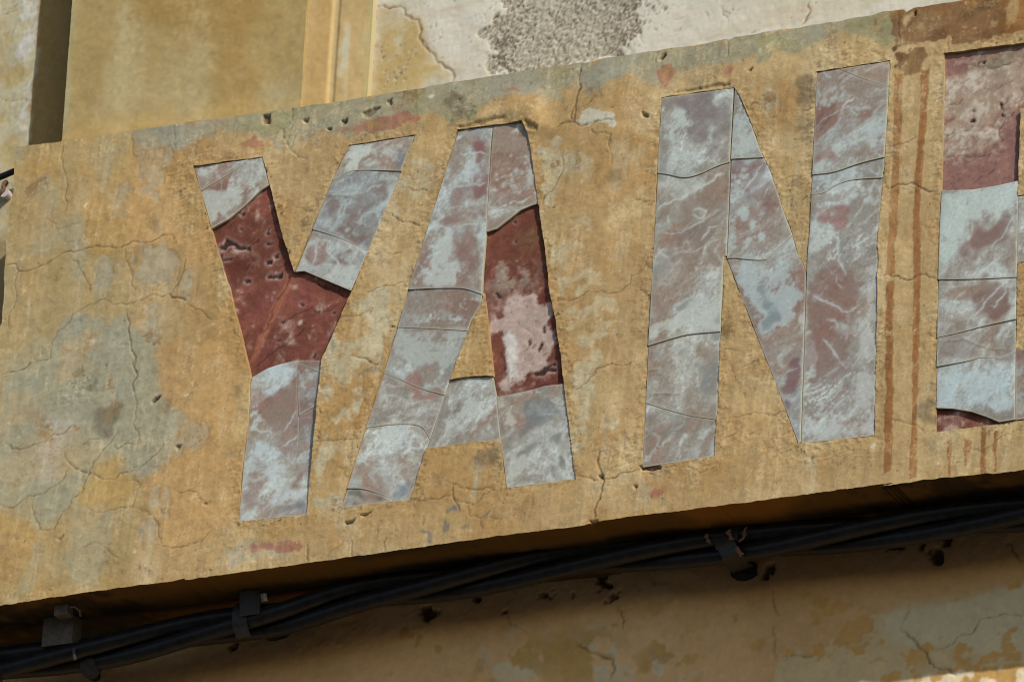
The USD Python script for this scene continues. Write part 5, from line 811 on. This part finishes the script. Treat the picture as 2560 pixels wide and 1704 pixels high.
Lw.paint(col(214, 196, 162), .85 * sms(e2 * .7 + e5, -.1, .5) * Lw.mask([tr('U', (800, 1240), (1100, 1190), (1500, 1110), (2000, 1030), (2356, 985), (2800, 900), (2800, 1500), (800, 1500))], .004, .0)); Lw.col *= np.array([1.36, 1.28, 1.14]); Lw.col *= np.clip(1 + .035 * e3 + .025 * e4, .8, 1.2)[..., None]
Lw.hgt = .0018 * e1 + .0006 * e2 + .00025 * e3 + .0003 * e4 - .003 * lk - .014 * hm - .0008 * bfm
lw = tag(xform('lower_wall'), 'shaded beige brown wall with flaking paint below the sign board and cables', 'wall')
zlo = world(np.array([[2560., 1704.]]), WALL_Y)[0, 2]
gridwall('wall_face', Lw, axis(x0l - .08, x1l + .1, x0l - 2.4, x1l + 2.2, .0032), axis(zlo - .12, 9.72, 0.0, 9.85, .0032), M_SHADE, lw)

# ------------------------------------------------------------------ cables under the board
def tube(pts, r, n=14, caps=True):
    pts = np.asarray(pts, float); t = np.gradient(pts, axis=0); t /= np.linalg.norm(t, axis=1, keepdims=True)
    up = np.array([0, 0, 1.0]); s_ = np.cross(t, up); bad = np.linalg.norm(s_, axis=1) < 1e-3
    s_[bad] = [1, 0, 0]; s_ /= np.linalg.norm(s_, axis=1, keepdims=True); u_ = np.cross(s_, t)
    a = np.linspace(0, 2 * math.pi, n, endpoint=False); rr = np.broadcast_to(r, len(pts))[:, None, None]
    v = pts[:, None] + rr * (np.cos(a)[None, :, None] * s_[:, None] + np.sin(a)[None, :, None] * u_[:, None])
    i, j = np.mgrid[:len(pts) - 1, :n]; A = (i * n + j).ravel(); B = (i * n + (j + 1) % n).ravel()
    f = np.concatenate([np.stack([A, B + n, B], 1), np.stack([A, A + n, B + n], 1)])
    v = v.reshape(-1, 3)
    if caps:
        k = len(v); v = np.vstack([v, pts[0], pts[-1]]); q_ = np.arange(n); m_ = (len(pts) - 1) * n
        f = np.vstack([f, np.stack([np.full(n, k), q_, (q_ + 1) % n], 1), np.stack([np.full(n, k + 1), m_ + (q_ + 1) % n, m_ + q_], 1)])
    return v, f
def flip_ok(v, f):
    m_ = trimesh.Trimesh(v, f, process=True)
    if m_.is_watertight and m_.volume < 0: f = f[:, ::-1]
    return v, f
CY = .13
cl_px = np.array([(-200, 1712), (0, 1664), (300, 1619), (580, 1561), (700, 1543), (890, 1490), (1100, 1459), (1300, 1423), (1460, 1397), (1764, 1368), (1900, 1359), (2187, 1326), (2560, 1284), (2900, 1244)], float)
cw = world(cl_px, CY)
from scipy.interpolate import PchipInterpolator
xs = np.linspace(cw[0, 0], cw[-1, 0], 420); zc_ = PchipInterpolator(cw[:, 0], cw[:, 2])(xs); zc_ = ndi.gaussian_filter1d(zc_, 8)
CRAD = .0192
emerge = world(np.array([(826, 1510), (1425, 1410), (1880, 1362), (2316, 1310)], float), CY)[:, 0]
pitch_x = np.polyfit(np.arange(4), emerge, 1)
phase = (xs - pitch_x[1]) / pitch_x[0] * (2 * math.pi / 3)       # one third of a turn per emerging cable
cab_lbl = ['black cable of the twisted bundle, lifting over the others at the left clamp', 'black cable of the twisted bundle, foremost under the letter A', 'black cable of the twisted bundle, topmost at the right edge']
for k in range(3):
    th = -1.3 + phase - k * 2 * math.pi / 3
    ro = CRAD * 1.16
    pts = np.stack([xs, CY - ro * np.cos(th), zc_ + ro * np.sin(th)], 1)
    v, f = flip_ok(*tube(pts, CRAD, 16))
    tag(put('power_cable', [(v, f, (.02, .02, .02), True)], M_RUBBER), cab_lbl[k], 'cable', 'cables twisted together under the sign')
def bun(px): 
    """position and direction of the bundle nearest the photo x"""
    x = world(np.array([[px, np.interp(px, cl_px[:, 0], cl_px[:, 1])]], float), CY)[0, 0]
    z = np.interp(x, xs, zc_); t_ = np.array([1, 0, (np.interp(x + .03, xs, zc_) - np.interp(x - .03, xs, zc_)) / .06]); return np.array([x, CY, z]), t_ / np.linalg.norm(t_)
def rbox(size, r=.003, seg=2):
    b = trimesh.creation.box(np.array(size) - 2 * r)
    import manifold3d as m3
    s_ = [m3.Manifold.sphere(r, 8).translate(tuple(p)) for p in b.vertices]
    mm = m3.Manifold.batch_hull(s_).to_mesh()
    return np.array(mm.vert_properties[:, :3]), np.array(mm.tri_verts)
def frame(v, o, x, z):
    x = np.asarray(x, float); x /= np.linalg.norm(x); z = np.asarray(z, float); z = z - x * (z @ x); z /= np.linalg.norm(z); y = np.cross(z, x)
    return np.asarray(o) + v[:, :1] * x + v[:, 1:2] * y + v[:, 2:3] * z
def ribbon(path, width, thick, wdir, ragged=0., seed=0):
    """a strap: path points (n,3), width direction(s), ragged edges"""
    path = np.asarray(path, float); n = len(path); r = np.random.default_rng(seed)
    wd = np.broadcast_to(np.asarray(wdir, float), (n, 3)); t_ = np.gradient(path, axis=0); nn = np.cross(t_, wd); nn /= np.linalg.norm(nn, axis=1, keepdims=True)
    wl = width / 2 + ragged * ndi.gaussian_filter1d(r.standard_normal(n), .8); wr = width / 2 + ragged * ndi.gaussian_filter1d(r.standard_normal(n), .8)
    K = 5; v = []
    for s_ in (1, -1):
        for k in range(K):
            q_ = k / (K - 1); v.append(path + wd * (-wl * (1 - q_) + wr * q_)[:, None] + nn * (s_ * thick / 2 + ragged * .5 * ndi.gaussian_filter1d(r.standard_normal(n), 1.2)[:, None] * (k in (0, K - 1))))
    v = np.stack(v[:K] + v[K:][::-1], 1); m_ = 2 * K; v = v.reshape(-1, 3)
    i, j = np.mgrid[:n - 1, :m_]; A = (i * m_ + j).ravel(); B = (i * m_ + (j + 1) % m_).ravel()
    f = np.concatenate([np.stack([A, B, B + m_], 1), np.stack([A, B + m_, A + m_], 1)])
    for base in (0, (n - 1) * m_):
        ring = [[base, base + k, base + k + 1] for k in range(1, m_ - 1)]; f = np.vstack([f, ring if base else [q_[::-1] for q_ in ring]])
    return v, f
def blob(c, rad, seed, sc=(1, 1, 1), amp=.25):
    s_ = trimesh.creation.icosphere(3, 1.0); v = s_.vertices
    d_ = 1 + amp * 2 * (meshkit.fbm(v * 1.7 + seed, 3, seed) - .5)
    return np.asarray(c) + v * d_[:, None] * rad * np.array(sc), np.array(s_.faces)
def wrap(o, t_, r, a0, a1, n=24):
    up = np.array([0, 0, 1.]) - t_ * t_[2]; up /= np.linalg.norm(up); fr = np.cross(t_, up)
    if fr[1] > 0: fr = -fr
    a = np.radians(np.linspace(a0, a1, n))
    return o + r * (np.cos(a)[:, None] * fr + np.sin(a)[:, None] * up)
K0 = (.1, .1, .1)
# left clamp
o, t_ = bun(620)
cl1 = tag(xform('cable_clamp'), 'dark metal clamp with a pale bolt gripping the cables, second fixing from the left', 'clamp')
v, f = ribbon(wrap(o, t_, .042, -70, 200), .034, .004, t_, .0006, 1); put('strap', [(v, f, K0, False)], M_GREYMETAL, cl1)
pc = world(np.array([Z for Z in tr('Z1', (665, 515))]), CY - .045)[0]
v, f = rbox((.046, .006, .060), .002); put('plate', [(frame(v, pc, (.97, .15, .08), (.12, .1, 1)), f, K0, False)], M_GREYMETAL, cl1)
bc = world(tr('Z1', (940, 420)), CY - .02)[0]
cy = trimesh.creation.cylinder(.0075, .018, sections=6); put('bolt', [(frame(cy.vertices, bc, (1, 0, .1), (.1, -.3, 1)), cy.faces, K0, False)], M_ZINC, cl1)
v, f = blob(world(tr('Z1', (1190, 980)), WALL_Y - .02)[0], .032, 3, (1.25, .8, .95)); put('fixing_lump', [(v, f, K0, True)], M_PUTTY, cl1)
v, f = blob(world(tr('Z1', (830, 900)), WALL_Y - .02)[0], .03, 5, (1.2, .8, .9)); put('fixing_lump', [(v, f, K0, True)], M_PUTTY, cl1)
# torn strap
cl2 = tag(xform('torn_strap'), 'torn tarred strap wrapped over the cables and hanging to a dark wall hole', 'strap')
pth = np.concatenate([world(tr('Z2', (900, 300)), CY + .035), world(tr('Z2', (640, 300), (690, 420), (760, 600), (850, 760), (960, 930), (1060, 1050)), np.array([CY - .012, CY - .040, CY - .048, CY - .044, CY + .0, WALL_Y - .008]))])
tt_ = np.linspace(0, 1, len(pth)); ti = np.linspace(0, 1, 30); pth = np.stack([PchipInterpolator(tt_, pth[:, k])(ti) for k in range(3)], 1)
v, f = ribbon(pth, .046, .004, np.array([.96, .05, .22]), .0035, 5); put('band', [(v, f, K0, False)], M_TAPE, cl2)
o, t_ = bun(1850); v, f = ribbon(wrap(o, t_, .0405, -10, 170, 18), .022, .003, t_, .003, 9); put('band', [(v, f, K0, False)], M_TAPE, cl2)
for k, (a_, b_, c_) in enumerate((((370, 340), (380, 440), (450, 530)), ((770, 290), (820, 380), (860, 480)), ((1110, 235), (1110, 340), (1040, 470)), ((880, 520), (980, 640), (1050, 760)))):
    q_ = world(tr('Z2', a_, b_, c_), CY - .047); q_ = np.stack([PchipInterpolator([0, .5, 1], q_[:, i])(np.linspace(0, 1, 14)) for i in range(3)], 1)
    v, f = ribbon(q_, .008, .003, np.array([.9, -.3, .3]), .003, 20 + k); put('frayed_edge', [(v, f, K0, False)], M_RUST, cl2)
v, f = blob(world(tr('Z2', (1110, 1090)), WALL_Y)[0], .027, 8, (1.2, .7, .8), .3); put('fixing_lump', [(v, f, K0, True)], M_PUTTY, cl2)
# bracket at the far left
br = tag(xform('cable_bracket'), 'dusty square cable bracket with a saddle top behind the cables at far left', 'bracket')
cb = world(tr('Y1', (1090, 640)), .112)[0]
import manifold3d as m3
bm = m3.Manifold.cube((.074, .04, .078), True); bm = bm - m3.Manifold.cylinder(.2, .05, .05, 48, True).rotate((90, 0, 0)).translate((-.008, 0, .229))
bmm = bm.to_mesh(); v = np.array(bmm.vert_properties[:, :3]); put('body', [(frame(v, cb - [0, 0, .006], (1, .0, .0), (0, 0, 1)), np.array(bmm.tri_verts), K0, False)], M_PLASTIC, br)
cc_ = world(tr('Y1', (1110, 330)), .052)[0]; v, f = rbox((.034, .03, .026), .004); put('cap', [(frame(v, cc_, (1, 0, .02), (0, 0, 1)), f, K0, False)], M_PLASTIC, br)
q_ = world(tr('Y1', (1240, 250), (1320, 260), (1400, 320), (1410, 420)), np.array([.03, .035, .045, .06])); v, f = ribbon(q_, .006, .003, np.array([0, .9, .4]), 0, 2); put('clip', [(v, f, K0, False)], M_PLASTIC, br)
q_ = world(tr('Y1', (1290, 980), (1310, 1180)), CY - .045); v, f = tube(q_, .004, 8); put('screw', [(v, f, K0, False)], M_GREYMETAL, br)
v, f = blob(world(tr('Y1', (1600, 1260)), CY + .01)[0], .024, 12, (1, 1, 1.3), .25); put('fixing_lump', [(v, f, K0, True)], M_PUTTY, br)
v, f = blob(world(tr('Y1', (1660, 1450)), WALL_Y - .02)[0], .013, 14, (1, 1, 1), .2); put('fixing_lump', [(v, f, K0, True)], M_PUTTY, br)
# second bracket cut by the left edge
b2_ = tag(xform('cable_tie'), 'dark tie around the cables cut by the left edge of the picture', 'cable tie')
o, t_ = bun(2); v, f = ribbon(wrap(o, t_, .042, -80, 190), .02, .004, t_, .0006, 31); put('strap', [(v, f, K0, False)], M_GREYMETAL, b2_)
# wire and hook at the left of the board
wy_ = LY - .035
q_ = world(tr('X', (-2500, 1560), (-1000, 1060), (0, 805), (240, 705), (900, 420), (1500, 200)), np.array([wy_ - .02, wy_ - .01, wy_, wy_, wy_, wy_ + .01]))
ti = np.linspace(0, 1, 40); q_ = np.stack([PchipInterpolator(np.linspace(0, 1, 6), q_[:, k])(ti) for k in range(3)], 1)
v, f = flip_ok(*tube(q_, .0072, 12)); tag(put('black_wire', [(v, f, K0, True)], M_RUBBER), 'single black wire slipping behind the left end of the sign board', 'cable')
hk = tag(xform('wall_hook'), 'rusty brown hook on the pale wall just below the single black wire', 'hook')
q_ = world(tr('X', (-60, 1170), (20, 1110), (75, 1050), (60, 990), (85, 920), (120, 900), (140, 930)), np.array([wy_ - .02, wy_ - .02, wy_ - .015, wy_ - .01, wy_, wy_ + .02, LY])); ti = np.linspace(0, 1, 30); q_ = np.stack([PchipInterpolator(np.linspace(0, 1, 7), q_[:, k])(ti) for k in range(3)], 1)
v, f = flip_ok(*tube(q_, .0042, 10)); put('hook_rod', [(v, f, K0, True)], M_RUST, hk)
pc = world(tr('X', (120, 1140)), LY - .012)[0]; cy = trimesh.creation.cylinder(.011, .02, sections=20); put('wall_plug', [(frame(cy.vertices, pc, (1, 0, 0), (0, -1, 0)), cy.faces, (.5, .45, .42), False)], M_STONE, hk)

# ------------------------------------------------------------------ the street far below
def slab_box(name, x0, x1, y0, y1, z0, z1, mt, label=None, cat=None, kind=None):
    b = trimesh.creation.box(bounds=[[x0, y0, z0], [x1, y1, z1]])
    tag(put(name, [(b.vertices, b.faces, (.1, .1, .1), False)], mt), label, cat, None, kind)
slab_box('street', -150, 150, -150, 60, -.3, -.12, M_ASPHALT, kind='structure')
slab_box('pavement', -40, 40, -2.6, WALL_Y + .06, -.12, 0.0, M_PAVING, kind='structure')
